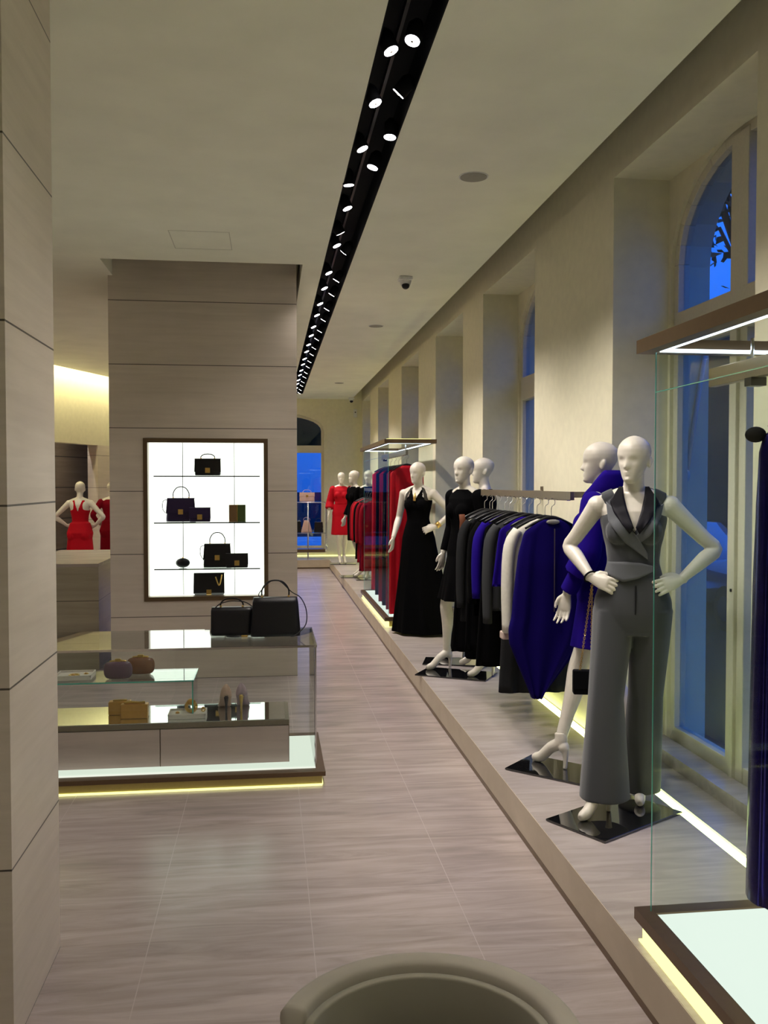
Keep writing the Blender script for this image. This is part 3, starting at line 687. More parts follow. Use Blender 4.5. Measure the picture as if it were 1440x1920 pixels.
# ================================================================== MANNEQUINS
TORSO = [(.86,.105,.085,.005),(.90,.150,.100,.008),(.95,.170,.112,.012),(1.00,.168,.112,.012),(1.06,.150,.100,.006),(1.12,.128,.088,.0),(1.19,.112,.080,-.002),(1.25,.118,.084,-.002),(1.32,.134,.094,0),(1.38,.146,.098,.004),(1.43,.156,.090,.008),(1.465,.150,.072,.012),(1.49,.112,.060,.014),(1.515,.066,.052,.012)]
def tor(z):
    if z <= TORSO[0][0]: return TORSO[0][1:]
    for a, b in zip(TORSO, TORSO[1:]):
        if z <= b[0]:
            t = (z - a[0]) / (b[0] - a[0]); t = t * t * (3 - 2 * t) * .5 + t * .5
            return tuple(a[i] + (b[i] - a[i]) * t for i in (1, 2, 3))
    return TORSO[-1][1:]
SEG = 36
def ell_ring(cx, cy, z, rx, ry, fn=None, n=SEG, e=.9):
    r = []
    for j in range(n):
        a = 2 * PI * j / n; k = fn(a) if fn else 1.0
        ca, sa = math.cos(a), math.sin(a)
        r.append((cx + rx * k * math.copysign(abs(ca) ** e, ca), cy + ry * k * math.copysign(abs(sa) ** e, sa), z))
    return r
def head_mesh(mb, yaw_, tilt=0.0, ear=True, base=(0, -.008, 1.56)):
    T = [(0,.016,.070,-.030),(.02,.023,.078,-.014),(.07,.032,.086,.006),(.14,.041,.087,.026),(.22,.049,.086,.043),(.32,.057,.085,.060),(.42,.0645,.085,.075),(.50,.0695,.086,.086),(.60,.0745,.090,.094),(.70,.0735,.090,.098),(.80,.067,.082,.093),(.88,.055,.066,.078),(.94,.040,.047,.058),(.98,.024,.026,.034),(1,.006,.004,.008)]
    H = .225; R = []; N = 40; M = 44
    for i in range(M + 1):
        t = i / M; t = t ** 1.0
        for a, b in zip(T, T[1:]):
            if t <= b[0]: break
        s = (t - a[0]) / (b[0] - a[0]); w_, f_, b_ = [a[k] + (b[k] - a[k]) * s for k in (1, 2, 3)]
        ring = []
        for j in range(N):
            u = 2 * PI * j / N   # u=0 is the front
            c_, s_ = math.cos(u), math.sin(u)
            e = .92
            x = w_ * math.copysign(abs(s_) ** e, s_)
            mid = (b_ - f_) / 2; half = (b_ + f_) / 2
            y = mid - half * math.copysign(abs(c_) ** .95, c_)
            un = u if u < PI else u - 2 * PI
            g = lambda uc, us, tc_, ts: math.exp(-((un - uc) / us) ** 2 - ((t - tc_) / ts) ** 2)
            d = 0
            if abs(un) < 1.6:
                nose = max(0, min(1, (.56 - t) / .22)) if t > .33 else max(0, 1 - (.33 - t) / .035)
                d += .024 * nose * math.exp(-(un / .17) ** 2)
                d += .006 * g(0, .32, .225, .022) + .005 * g(0, .28, .185, .02) - .004 * g(0, .3, .205, .008)
                d += .006 * g(0, .35, .07, .05) - .003 * g(0, .4, .135, .03)
                for q in (-1, 1): d += -.0085 * g(q * .40, .26, .475, .055) + .003 * g(q * .40, .12, .465, .02) + .003 * g(q * .75, .3, .36, .07)
                d += .002 * g(0, .7, .56, .06)
            L_ = math.hypot(x, y) or 1
            ring.append((x * 1.0 + (s_ * d * .25), y - d * max(c_, .2) if True else y, t * H))
        R.append(ring)
    Mx = Matrix.Rotation(yaw_, 3, 'Z') @ Matrix.Rotation(tilt, 3, 'X')
    B = Vector(base)
    mb.rings([[tuple(B + Mx @ Vector(p)) for p in r] for r in R])
    for q in (-1, 1):
        if ear:
            mb.ell(B + Mx @ Vector((q * .072, .012, .098)), (.008, .0145, .027), 14, 8, Mx @ Matrix.Rotation(q * -.35, 3, 'Z') @ Matrix.Rotation(-.2, 3, 'X'))
            mb.ell(B + Mx @ Vector((q * .075, .022, .108)), (.008, .010, .017), 12, 8, Mx)
def hand_mesh(mb, W, d, th, curl=.5, flip=1, spread=.0, k=1.0):
    W = Vector(W); d = Vector(d).normalized(); th = Vector(th); th = (th - d * th.dot(d)).normalized(); n = d.cross(th) * flip
    R = []
    for (s, hw, ht) in ((-.02, .024, .020), (.0, .023, .018), (.03, .031, .017), (.06, .037, .015), (.085, .038, .012), (.093, .034, .007)):
        R.append([tuple(W + d * s * k + th * hw * k * math.cos(a) + n * (ht * k * math.sin(a) + (.004 * math.sin(a) if 0 else 0))) for a in [2 * PI * j / 16 for j in range(16)]])
    mb.rings(R)
    for i, (off, ln) in enumerate(((.0285, .072), (.0095, .082), (-.0095, .076), (-.0280, .058))):
        P = [W + d * .07 * k + th * off * k, W + d * .088 * k + th * off * k]; dirv = (d + th * off * (4 + spread * 10)).normalized(); ang = 0
        for q, (fr, ca) in enumerate(((.46, .45), (.30, .65), (.24, .5))):
            ang += ca * curl * (1 + .12 * i)
            v = (dirv * math.cos(ang) + n * math.sin(ang)); P.append(P[-1] + v * ln * fr * k)
        mb.tube(P, [.0075 * k, .0086 * k, .0082 * k, .0076 * k, .0055 * k], 10)
    P = [W + d * .012 * k + th * .016 * k, W + d * .032 * k + th * .036 * k + n * .006 * k, W + d * .058 * k + th * .044 * k + n * .016 * k, W + d * .084 * k + th * .040 * k + n * (.018 + .012 * curl) * k]
    mb.tube(P, [.013 * k, .0125 * k, .0098 * k, .0070 * k], 10)

AKI = lambda s, ez=1.25, ex=.37, wz=1.115, wx=.215, ey=.05, wy=-.055: dict(e=(s * ex, ey, ez), w=(s * wx, wy, wz), d=(-s * .80, -.38, -.28), th=(0, .35, 1.0), curl=.75, flip=(1 if s > 0 else -1))
HANG = lambda s, ex=.225, wx=.245, wy=-.06, wz=.975: dict(e=(s * ex, .035, 1.20), w=(s * wx, wy, wz), d=(s * .02, -.18, -1), th=(0, -1, -.1), curl=.45, flip=(-1 if s > 0 else 1))
class Man: pass
def mannequin(label, x, y, rot, head=(0, 0), arms=None, toes=None, voxel=.0045, plate=None, heel=True, z0=None, ear=True, shoe='skin', slim=1.0):
    m = Man(); z0 = PZ + .012 if z0 is None else z0
    m.root = thing('mannequin', label, 'mannequin', (x, y, z0), rot)
    Ri = Matrix.Rotation(-rot, 3, 'Z')
    m.loc = lambda p: Ri @ (Vector((p[0], p[1], 0)) - Vector((x, y, 0)))
    b = MB(); b.rings([ell_ring(0, cy, z, rx, ry) for (z, rx, ry, cy) in TORSO])
    for s in (-1, 1):
        b.ell((s * .066, -.068, 1.335), (.056, .050, .058)); b.ell((s * .075, .062, .965), (.088, .070, .095))
        b.tube([(s * .03, .012, 1.515), (s * .10, .012, 1.492), (s * .155, .010, 1.465)], [.035, .034, .034], 14, 2)
    b.tube([(0, .018, 1.46), (0, .010, 1.52), (0, -.004, 1.58), (0, -.006, 1.63)], [.060, .050, .047, .050], 20, 2)
    head_mesh(b, head[0], head[1], ear)
    m.arms = {}
    arms = arms or {-1: HANG(-1), 1: HANG(1)}
    for s in (-1, 1):
        A = arms[s]; S = Vector((s * .168, .008, 1.452)); E = Vector(A['e']); W = Vector(A['w']); m.arms[s] = (S, E, W, A)
        b.tube([S, S + (E - S) * .35, S + (E - S) * .75, E, E + (W - E) * .3, E + (W - E) * .7, W], [.047, .041, .036, .034, .036, .028, .022], 16, 3)
        b.ell(S, (.048, .048, .050))
        hand_mesh(b, W, A['d'], A['th'], A['curl'], A['flip'])
    m.legs = {}; m.feet = {}
    ez = Vector((0, 0, 1))
    for s, tt in zip((-1, 1), toes or ((-.11, -.14, 0, -1), (.11, -.10, 0, -1))):
        if toes:
            tp = m.loc(tt); dv = (Ri @ Vector((tt[2], tt[3], 0))).normalized()
        else: tp = Vector((tt[0], tt[1], 0)); dv = Vector((tt[2], tt[3], 0)).normalized()
        A = tp - dv * .185; A.z = .150; Hp = Vector((s * .086, .004, .93)); v = A - Hp; d_ = v.length; a1, a2 = .408, .388
        dn = min(d_, a1 + a2 - .004)
        h = math.sqrt(max(1e-6, a1 * a1 - ((a1 * a1 - a2 * a2 + dn * dn) / (2 * dn)) ** 2)); f = (dv - v.normalized() * dv.dot(v.normalized())).normalized()
        K = Hp + v.normalized() * d_ * ((a1 * a1 - a2 * a2 + dn * dn) / (2 * dn)) / dn + f * h
        m.legs[s] = (Hp, K, A, dv)
        b.tube([Hp, Hp + (K - Hp) * .35, Hp + (K - Hp) * .75, K, K + (A - K) * .28 - dv * .014, K + (A - K) * .62 - dv * .006, A], [q_ * slim for q_ in (.088, .080, .060, .050, .052, .038, .031)], 18, 3)
        fb = MB() if heel else b
        fb.tube([A + ez * .045, A + dv * .0 - ez * .010, A + dv * .065 - ez * .052, A + dv * .125 - ez * .112, A + dv * .165 - ez * .126, A + dv * .188 - ez * .131], [.0335, .036, .031, .030, .026, .014], 16, 3, flat=.9)
        fb.ell(A - dv * .020 - ez * .030, (.031, .031, .034))
        if heel:
            fb.tube([A - dv * .030 - ez * .035, A - dv * .034 - ez * .09, A - dv * .030 - ez * .149], [.024, .014, .012], 12, 2)
            m.feet[s] = fuse('shoe', fb, shoe, m.root, .004 if voxel < .006 else .007, 3)
            if voxel < .006: b.tube([A + ez * .03, A - dv * .0 - ez * .02, A + dv * .03 - ez * .04], [.029, .029, .024], 12, 2)
    m.body = fuse('mannequin_body', b, 'skin', m.root, voxel, 4)
    if plate:
        px, py, L_, W_, ang = plate
        q = MB(); q.box(-L_ / 2, L_ / 2, -W_ / 2, W_ / 2, -.010, 0); o = q.build('base_plate', 'plate', m.root, bevel=.0015)
        c = m.loc((px, py)); o.location = c; o.rotation_euler = (0, 0, ang - rot)
    return m
def bodice(b, z0, z1, off=.007, bust=True, seg=SEG, rmax=None):
    n = int((z1 - z0) / .02) + 1; R = []
    for i in range(n + 1):
        z = z0 + (z1 - z0) * i / n; rx, ry, cy = tor(z)
        if rmax: rx = min(rx, rmax(z) - off)
        R.append(ell_ring(0, cy, z, rx + off, ry + off))
    b.rings(R)
    if bust:
        for s in (-1, 1): b.ell((s * .064, -.068, 1.335), (.058 + off, .050 + off, .060 + off))
        b.ell((0, -.070, 1.325), (.055, .040, .05))
def skirt(b, z0, z1, rx, ry, cx=0, cy=0, folds=0, amp=0, ph=0, hip=.010, train=0, n=14):
    R = []
    for i in range(n + 1):
        t = i / n; z = z0 + (z1 - z0) * t
        bx, by, bc = tor(max(z, .90)); bx += hip; by += hip
        if z < .97: bx, by, bc = .180, .122, .012
        tx = t ** 1.1
        if z < .97: tz = (0.97 - z) / max(.01, (.97 - z1)); X = bx + (rx - bx) * tz; Y = by + (ry - by) * tz
        else: X, Y = bx, by; tz = 0
        fn = (lambda a, tz=tz: 1 + amp * tz * (math.sin(folds * a + ph) + .5 * math.sin((folds * 2 + 1) * a + 2 * ph))) if folds else None
        zz = ell_ring(cx * tz, bc + cy * tz, z, X, Y, fn, 72 if folds else SEG, .98)
        R.append(zz)
    b.rings(R)
def sleeve(b, m, s, frac, r0=.056, r1=.038, stop=None):
    S, E, W, A = m.arms[s]; L1 = (E - S).length; L2 = (W - E).length; T_ = (L1 + L2) * frac
    P = [S]; rr = [r0]; n = 9
    for i in range(1, n + 1):
        d = T_ * i / n; p_ = S + (E - S) * min(1, d / L1)
        if d > L1: p_ = E + (W - E) * (d - L1) / L2
        P.append(p_); rr.append(r0 + (r1 - r0) * i / n)
    # round the elbow
    b.tube(P, rr, 18, 2); b.ell(S, (r0, r0, r0 * 1.02))
def trouser(b, m, hem, rh=.118, rk=.088, rt=.102):
    for s in (-1, 1):
        H, K, A, dv = m.legs[s]; F_ = Vector((A.x, A.y, 0)) + dv * (.005 if s < 0 else .04)
        K = (H + A) * .5 + (K - (H + A) * .5) * .45
        F_.z = hem - (.035 if s > 0 else 0); rhs = rh * (.86 if s > 0 else 1.0); pts = [H + Vector((0, 0, .03)), H + (K - H) * .35, H + (K - H) * .8, K, K + (F_ - K) * .35, K + (F_ - K) * .75, F_]
        rad = [rt, rt * .95, rk, rk * .97, rk + (rhs - rk) * .3, rk + (rhs - rk) * .75, rhs]
        R = []
        for i in range(25):
            u = i / 24 * 6; k0 = min(5, int(u)); f = u - k0; c = pts[k0] + (pts[k0 + 1] - pts[k0]) * f; r = rad[k0] + (rad[k0 + 1] - rad[k0]) * f
            fdir = Vector((dv.x, dv.y)); ang = math.atan2(fdir.y, fdir.x)
            ring = []
            for j in range(40):
                a = 2 * PI * j / 40; kk = 1 + .05 * (math.exp(-(math.atan2(math.sin(a - ang), math.cos(a - ang)) / .22) ** 2)) + .018 * math.sin(5 * a + s + i * .10)
                ring.append((c.x + r * kk * math.cos(a), c.y + r * kk * math.sin(a), c.z))
            R.append(ring)
        b.rings(R)

def project(obj, x, z, off):
    me = obj.data
    key = me.name
    if key not in _bvh: _bvh[key] = BVHTree.FromPolygons([v.co.copy() for v in me.vertices], [tuple(p.vertices) for p in me.polygons])
    h = _bvh[key].ray_cast(Vector((x, -1, z)), Vector((0, 1, 0)))
    y_ = h[0].y if h[0] is not None else -.06
    return y_ - off
_bvh = {}
def strip(name, obj, inner, outer, m, parent, off=.006, th=.005, n=16, k=6, yfn=None):
    """a cloth panel laid on the chest between two polylines of (x, z)"""
    def at(pl, t):
        u = t * (len(pl) - 1); i = min(len(pl) - 2, int(u)); f = u - i
        return pl[i][0] + (pl[i + 1][0] - pl[i][0]) * f, pl[i][1] + (pl[i + 1][1] - pl[i][1]) * f
    q = MB(); V = []; 
    for i in range(n + 1):
        a = at(inner, i / n); c = at(outer, i / n)
        for j in range(k + 1):
            x = a[0] + (c[0] - a[0]) * j / k; z = a[1] + (c[1] - a[1]) * j / k
            y_ = yfn(x, z) if yfn else project(obj, x, z, off)
            V.append((x, y_, z))
    F = []
    nn = len(V); V += [(x, y_ - th, z) for (x, y_, z) in V]
    for i in range(n):
        for j in range(k):
            a = i * (k + 1) + j; F.append((a, a + 1, a + k + 2, a + k + 1)); F.append((nn + a, nn + a + k + 1, nn + a + k + 2, nn + a + 1))
    edge = [j for j in range(k + 1)] + [i * (k + 1) + k for i in range(1, n + 1)] + [n * (k + 1) + j for j in range(k - 1, -1, -1)] + [i * (k + 1) for i in range(n - 1, 0, -1)]
    for a, c in zip(edge, edge[1:] + edge[:1]): F.append((a, nn + a, nn + c, c))
    q.add(V, F); return q.build(name, m, parent, True)

# ---- 1. grey jumpsuit, hands on hips
R31 = math.radians(-20)
m = mannequin('cream mannequin in a grey sleeveless suit with hands on hips, nearest the camera', 1.715, 4.12, R31, head=(math.radians(-24), .0),
    arms={-1: AKI(-1, ex=.300, ey=.10, wx=.195), 1: AKI(1, ex=.375, ey=.04)}, toes=((1.415, 3.985, -.85, -.55), (1.765, 4.13, -.35, -.9)), voxel=.0038, slim=.86, plate=(1.607, 4.05, .58, .34, math.radians(31)))
b = MB(); bodice(b, 1.06, 1.515, .008, rmax=lambda z: .155 if z < 1.40 else .145)
for s in (-1, 1): b.tube([(s * .03, .012, 1.515), (s * .10, .012, 1.492), (s * .138, .010, 1.472)], [.043, .042, .042], 14, 2)
skirt(b, 1.12, 1.02, .17, .12, hip=.012, n=4)
vcut = lambda x, y_, z: (y_ < .03 and z > 1.335 + abs(x) * 2.0) or (z > 1.488 and abs(x) < .075) or abs(x) > .150 and z > 1.40
vest = fuse('waistcoat', b, 'c_grey', m.root, .004, 7, cut=vcut)
b = MB(); bodice(b, .845, 1.13, .012, bust=False); trouser(b, m, .078, rt=.098, rk=.086)
for s in (-1, 1): b.ell((s * .075, .062, .965), (.100, .080, .105))
b.ell((0, .01, .90), (.12, .10, .07))
tr = fuse('trousers', b, 'c_grey', m.root, .005, 8)
strip('fly_seam', tr, [(.004, 1.085), (.004, 1.02), (.004, .95)], [(.012, 1.085), (.012, 1.02), (.010, .95)], 'c_charcoal', m.root, off=.0015, th=.002, k=2)
q = lambda x, z: project(vest, x, z, .005)
for s in (-1, 1):
    inn = [(s * .050, 1.545), (s * .046, 1.50), (s * .030, 1.43), (s * .004, 1.355)] ; outr = [(s * .068, 1.545), (s * .112, 1.475), (s * .092, 1.42), (s * .022, 1.325)]
    def yf(x, z, s=s):
        c = min(-.035 - (1.545 - z) * .40, 0) if z > 1.44 else project(vest, x if abs(x) > .02 + (z - 1.335) / 2 else s * (.03 + (z - 1.335) / 2), z, .018)
        return c if z > 1.44 else min(c, -.080)
    strip('satin_collar', vest, inn, outr, 'c_navyblack', m.root, yfn=yf)
strip('lapel', vest, [(-.085, 1.435), (-.030, 1.365), (.020, 1.305), (.060, 1.235)], [(-.128, 1.475), (-.118, 1.380), (-.045, 1.285), (.062, 1.205)], 'c_greylapel', m.root, off=.010)
strip('lapel', vest, [(.085, 1.435), (.050, 1.390), (.014, 1.325), (-.015, 1.300)], [(.136, 1.465), (.120, 1.400), (.070, 1.320), (.000, 1.262)], 'c_greylapel', m.root, off=.006)
strip('waist_flap', vest, [(-.118, 1.19), (-.04, 1.195), (.03, 1.190), (.085, 1.175)], [(-.128, 1.135), (-.05, 1.100), (.02, 1.118), (.085, 1.150)], 'c_greylapel', m.root, off=.012)
S, E, W, A = m.arms[-1]
dw = (W - E).normalized(); c = W - dw * .005; u1 = dw.cross(Vector((0, 0, 1))).normalized(); u2 = dw.cross(u1)
MB().tube([c + u1 * .031 * math.cos(a) + u2 * .031 * math.sin(a) for a in [2 * PI * j / 20 for j in range(21)]], .0045, 8).build('bracelet', 'black', m.root, True)

# ---- 2. royal blue coat, walking away to the left
R134 = math.radians(-128)
m = mannequin('mannequin in a royal blue high collar coat walking away to the left', 1.775, 4.70, R134, head=(math.radians(18), 0),
    arms={-1: HANG(-1, .25, .28, -.10), 1: dict(e=(.228, .0, 1.19), w=(.200, -.12, .975), d=(-.02, -.18, -1), th=(-.1, -1, -.3), curl=.45, flip=-1)},
    toes=((1.47, 4.92, -.55, .75), (1.78, 4.50, -.6, .8)), voxel=.0042, plate=(1.60, 4.71, .60, .31, math.radians(-44)))
b = MB(); bodice(b, .90, 1.515, .016); skirt(b, 1.16, .690, .215, .165, folds=6, amp=.035, hip=.022); 
for s in (-1, 1): sleeve(b, m, s, .74, .066, .074); sleeve(b, m, s, .96, .050, .046)
coat = fuse('coat', b, 'c_blue', m.root, .0055, 4)
# tall fold-over collar: ring of cloth standing round the back of the neck
V = []; n1 = 36; prof = [(.072, 1.488), (.078, 1.545), (.088, 1.615), (.100, 1.630), (.118, 1.600), (.128, 1.540), (.122, 1.492)]
R = []
for j in range(n1 + 1):
    a = math.radians(-62 + (304 * j / n1)); open_ = 1 - .22 * math.exp(-((j - n1 / 2) / 9) ** 2) if False else 1
    ring = []
    for (r, z) in prof: ring.append((r * 1.0 * math.cos(a), .012 + r * .88 * math.sin(a), z - .10 * (z - 1.48) / .15 * max(0, .35 - math.sin(a)) ))
    for (r, z) in reversed(prof): ring.append(((r - .007) * math.cos(a), .012 + (r - .007) * .88 * math.sin(a), z - .008 - .10 * (z - 1.48) / .15 * max(0, .35 - math.sin(a))))
    R.append(ring)
MB().rings(R).build('stand_collar', 'c_blue', m.root, True)

def chain_bag(label, top, bottom, rot):
    t = thing('chain_handbag', label, 'handbag', bottom, rot)
    q = MB(); q.box(-.095, .095, -.028, .028, 0, .125); q.build('bag_body', 'black', t, bevel=.008)
    q = MB(); q.box(-.097, .097, -.034, -.027, .030, .127); q.build('flap', 'black', t, bevel=.003)
    h = top[2] - bottom[2]
    for sx in (-.06, .0):
        k = MB(); nl = 44
        for i in range(nl):
            s = i / nl; z = .112 + (h - .112) * s; x = sx * (1 - s) + .0
            a = 0 if i % 2 else PI / 2
            pts = [(x + .005 * math.cos(p_) * math.cos(a), .005 * math.cos(p_) * math.sin(a), z + .0085 * math.sin(p_)) for p_ in [2 * PI * j / 8 for j in range(9)]]
            k.tube(pts, .0016, 5)
        k.build('chain', 'gold', t, True)
    return t
chain_bag('small black handbag hanging on a long gold chain beside the blue coat mannequin', (1.745, 4.50, 1.23), (1.660, 4.52, .655), math.radians(-12))

# ---- 3. black long sleeved dress
m = mannequin('mannequin in a black long sleeved flared dress left of the clothes rail', 1.595, 7.33, math.radians(-62), head=(math.radians(8), .0),
    arms={-1: HANG(-1, .215, .215, -.05), 1: HANG(1, .215, .22, -.05)}, toes=((1.30, 7.44, -1, -.25), (1.585, 7.13, -1, -.15)), voxel=.005, plate=(1.52, 7.28, .60, .34, math.radians(-30)))
b = MB(); bodice(b, .92, 1.512, .010); skirt(b, 1.16, .60, .235, .20, folds=7, amp=.06)
for s in (-1, 1): sleeve(b, m, s, .95, .060, .034)
fuse('dress', b, 'c_black', m.root, .006, 3)
# ---- 4. black top and trousers, behind
m = mannequin('mannequin in profile wearing black behind the bronze clothes rail', 1.86, 7.75, math.radians(-105), head=(math.radians(6), 0), ear=True,
    toes=((1.50, 7.93, -1, .1), (1.62, 7.62, -1, -.1)), voxel=.006, plate=(1.62, 7.78, .56, .32, math.radians(-15)))
b = MB(); bodice(b, .90, 1.512, .012); trouser(b, m, .09, rh=.11)
for s in (-1, 1): sleeve(b, m, s, .96, .060, .034)
fuse('trouser_suit', b, 'c_black', m.root, .008, 3)
# ---- 5. black halter gown
m = mannequin('mannequin in a long black halter gown with gold necklace, one hand on hip', 1.545, 9.36, math.radians(-32), head=(math.radians(-16), .05),
    arms={-1: HANG(-1, .235, .235, -.12, .99), 1: AKI(1)}, toes=((1.315, 9.42, -.8, -.5), (1.57, 9.18, -.4, -1)), voxel=.0055)
b = MB(); bodice(b, 1.0, 1.50, .007, rmax=lambda z: .15 if z < 1.38 else max(.06, .15 - (z - 1.38) * .40))
skirt(b, 1.16, .012, .335, .285, cx=.05, cy=.03, folds=9, amp=.05)
fuse('gown', b, 'c_black', m.root, .007, 3, cut=lambda x, y_, z: y_ < .02 and z > 1.385 + abs(x) * 2.2)
for s in (-1, 1): strip('mesh_panel', m.body, [(s * .045, 1.525), (s * .085, 1.45), (s * .105, 1.38)], [(s * .075, 1.515), (s * .118, 1.45), (s * .138, 1.36)], 'c_mesh', m.root, off=.004, th=.002)
nk = MB()
pts = [(.058 * math.sin(a) * (1 - 0), -.004 - .056 * math.cos(a), 1.502 - .05 * max(0, math.cos(a)) ** 2) for a in [PI * (-.9 + 1.8 * j / 20) for j in range(21)]]
nk.tube(pts, .006, 8); nk.build('necklace', 'gold', m.root, True)
MB().tube([(-.004, -.080, 1.46), (0, -.098, 1.425), (0, -.103, 1.38)], [.006, .012, .016], 10, 3).build('pendant', 'gold', m.root, True)
S, E, W, A = m.arms[1]; dw = (W - E).normalized(); R = []
u1 = dw.cross(Vector((0, 0, 1))).normalized(); u2 = dw.cross(u1)
MB().rings([[tuple(W - dw * d + (u1 * math.cos(a) + u2 * math.sin(a)) * (r)) for a in [2 * PI * j / 20 for j in range(20)]] for d, r in ((.055, .031), (.054, .034), (.012, .031), (.011, .027))]).build('bracelet', 'gold', m.root, True)
# ---- 6. far red tunic dress
m = mannequin('farthest mannequin in a bright red wide sleeved dress near the end wall', 1.40, 17.7, math.radians(-8), head=(0, 0), toes=((1.36, 17.52, 0, -1), (1.47, 17.55, .1, -1)), voxel=.009, ear=False, plate=(1.42, 17.66, .5, .36, 0))
b = MB(); bodice(b, .92, 1.512, .014); skirt(b, 1.16, .56, .20, .15, folds=5, amp=.05)
for s in (-1, 1): sleeve(b, m, s, .78, .066, .085)
fuse('dress', b, 'c_red', m.root, .010, 3)
strip('belt', m.body, [(-.10, 1.20), (0, 1.20), (.10, 1.20)], [(-.10, 1.17), (0, 1.17), (.10, 1.17)], 'c_red', m.root, off=.02, th=.004)
# ---- 7. far black asymmetric dress
m = mannequin('mannequin in a black one sleeved dress, turned left, before the red one', 1.43, 15.3, math.radians(-68), head=(0, 0), toes=((1.40, 15.28, -1, -.1), (1.40, 15.05, -1, -.2)), voxel=.009, ear=False, plate=(1.45, 15.2, .55, .4, 0))
b = MB(); bodice(b, .92, 1.512, .012, rmax=lambda z: .16); skirt(b, 1.16, .60, .19, .15, cy=.03, folds=3, amp=.06); sleeve(b, m, -1, .9, .06, .05)
b.tube([(0, .13, 1.0), (.02, .17, .7), (.02, .17, .42)], [.05, .06, .04], 12, 3)
fuse('dress', b, 'c_black', m.root, .010, 3)
# ---- 8. far dark top
m = mannequin('mannequin in a dark top and black skirt behind the far red garments', 1.62, 14.84, math.radians(-20), head=(0, 0), toes=((1.56, 14.72, -.3, -1), (1.70, 14.72, 0, -1)), voxel=.009, ear=False, plate=(1.64, 14.76, .5, .34, 0))
b = MB(); bodice(b, .92, 1.512, .012); skirt(b, 1.16, .30, .17, .14, folds=5, amp=.05)
for s in (-1, 1): sleeve(b, m, s, .95, .06, .036)
fuse('dress', b, 'c_black', m.root, .010, 3)
# ---- 9/10. red gowns in the back room
m = mannequin('mannequin in a red backless gown seen from behind with hands on hips', -2.845, 14.2, math.radians(172), head=(math.radians(20), 0), arms={-1: AKI(-1, wy=-.03), 1: AKI(1, wy=-.03)}, voxel=.009, z0=0.002)
b = MB(); bodice(b, .92, 1.50, .008, rmax=lambda z: .15 if z < 1.36 else .118); skirt(b, 1.16, .05, .26, .24, folds=7, amp=.05, hip=.03); b.ell((-.075, .062, .965), (.105, .085, .11)); b.ell((.075, .062, .965), (.105, .085, .11))
fuse('gown', b, 'c_red', m.root, .009, 3, cut=lambda x, y_, z: y_ > 0 and z > 1.34 + abs(x) * 2.9)
m = mannequin('mannequin in a long sleeved red gown half hidden by the stone pillar', -2.50, 14.95, math.radians(-170), head=(0, 0), arms={-1: HANG(-1, .26, .33, -.02), 1: AKI(1, ex=.30)}, voxel=.009, z0=0.002)
b = MB(); bodice(b, .92, 1.50, .008); skirt(b, 1.16, .05, .20, .2, folds=7, amp=.05, hip=.03); b.ell((-.075, .062, .965), (.105, .085, .11)); b.ell((.075, .062, .965), (.105, .085, .11))
for s in (-1, 1): sleeve(b, m, s, .95, .056, .036)
fuse('gown', b, 'c_darkred', m.root, .009, 3)

# ================================================================== HANGING GARMENTS
def hanging(label, cat, loc, m, L_=.9, w_=.20, hem=.22, th=.05, sleeves=0, folds=4, amp=.012, hemfn=None, name='hanging_garment', group=None, ph=0.0, top=0.0, rot=0.0, wfn=None, cxfn=None, n=26, sl_r=(.055, .045), hanger='blackmetal'):
    t = thing(name, label, cat, loc, rot, group)
    R = []
    N = 56
    for i in range(n + 1):
        t_ = i / n; z = -.10 - L_ * t_ ** 1.15
        d = -.10 - z
        hw = .055 + (w_ - .055) * min(1, (d / .085)) ** .75 if d < .085 else w_ + (hem - w_) * ((d - .085) / (L_ - .085))
        if wfn: hw = wfn(d)
        cxx = cxfn(d) if cxfn else 0
        tk = (.022 + (th - .022) * min(1, d / .25))
        ring = []
        for j in range(N):
            a = 2 * PI * j / N; ca, sa = math.cos(a), math.sin(a)
            x = hw * math.copysign(abs(ca) ** .8, ca); y_ = tk * math.copysign(abs(sa) ** .8, sa)
            f = min(1, d / .5)
            y_ += amp * f * math.sin(folds * PI * x / hw + ph) + amp * .5 * f * math.sin(folds * 2.3 * PI * x / hw + 1 + ph)
            zz = z
            if hemfn: zz = -.10 - (L_ * t_ ** 1.15) * (1 + (hemfn(x / hw) - 1) * t_)
            ring.append((x + cxx, y_, zz))
        R.append(ring)
    q = MB().rings(R); q.build('garment_body', m, t, True)
    if sleeves:
        for s in (-1, 1):
            MB().tube([(s * (w_ - .035), 0, -.165), (s * (w_ + .012), .0, -.26), (s * (w_ + .030), -.01, -.16 - sleeves * .55), (s * (w_ + .030), -.02, -.16 - sleeves)], [sl_r[0] * .8, sl_r[0], sl_r[0] * .95, sl_r[1]], 16, 4, flat=.62).build('sleeve', m, t, True)
    q = MB(); q.tube([(-w_ * .86, 0, -.150), (-w_ * .5, 0, -.116), (0, 0, -.088), (w_ * .5, 0, -.116), (w_ * .86, 0, -.150)], [.006, .009, .012, .009, .006], 10, 4)
    hg = q.build('hanger', hanger, t, True)
    MB().tube([(0, 0, -.085), (0, 0, -.03), (.018, 0, -.012), (.018, 0, .010), (0, 0, .022), (-.018, 0, .010)], .0022, 6, 4).build('hook', 'chrome', hg, True)
    return t
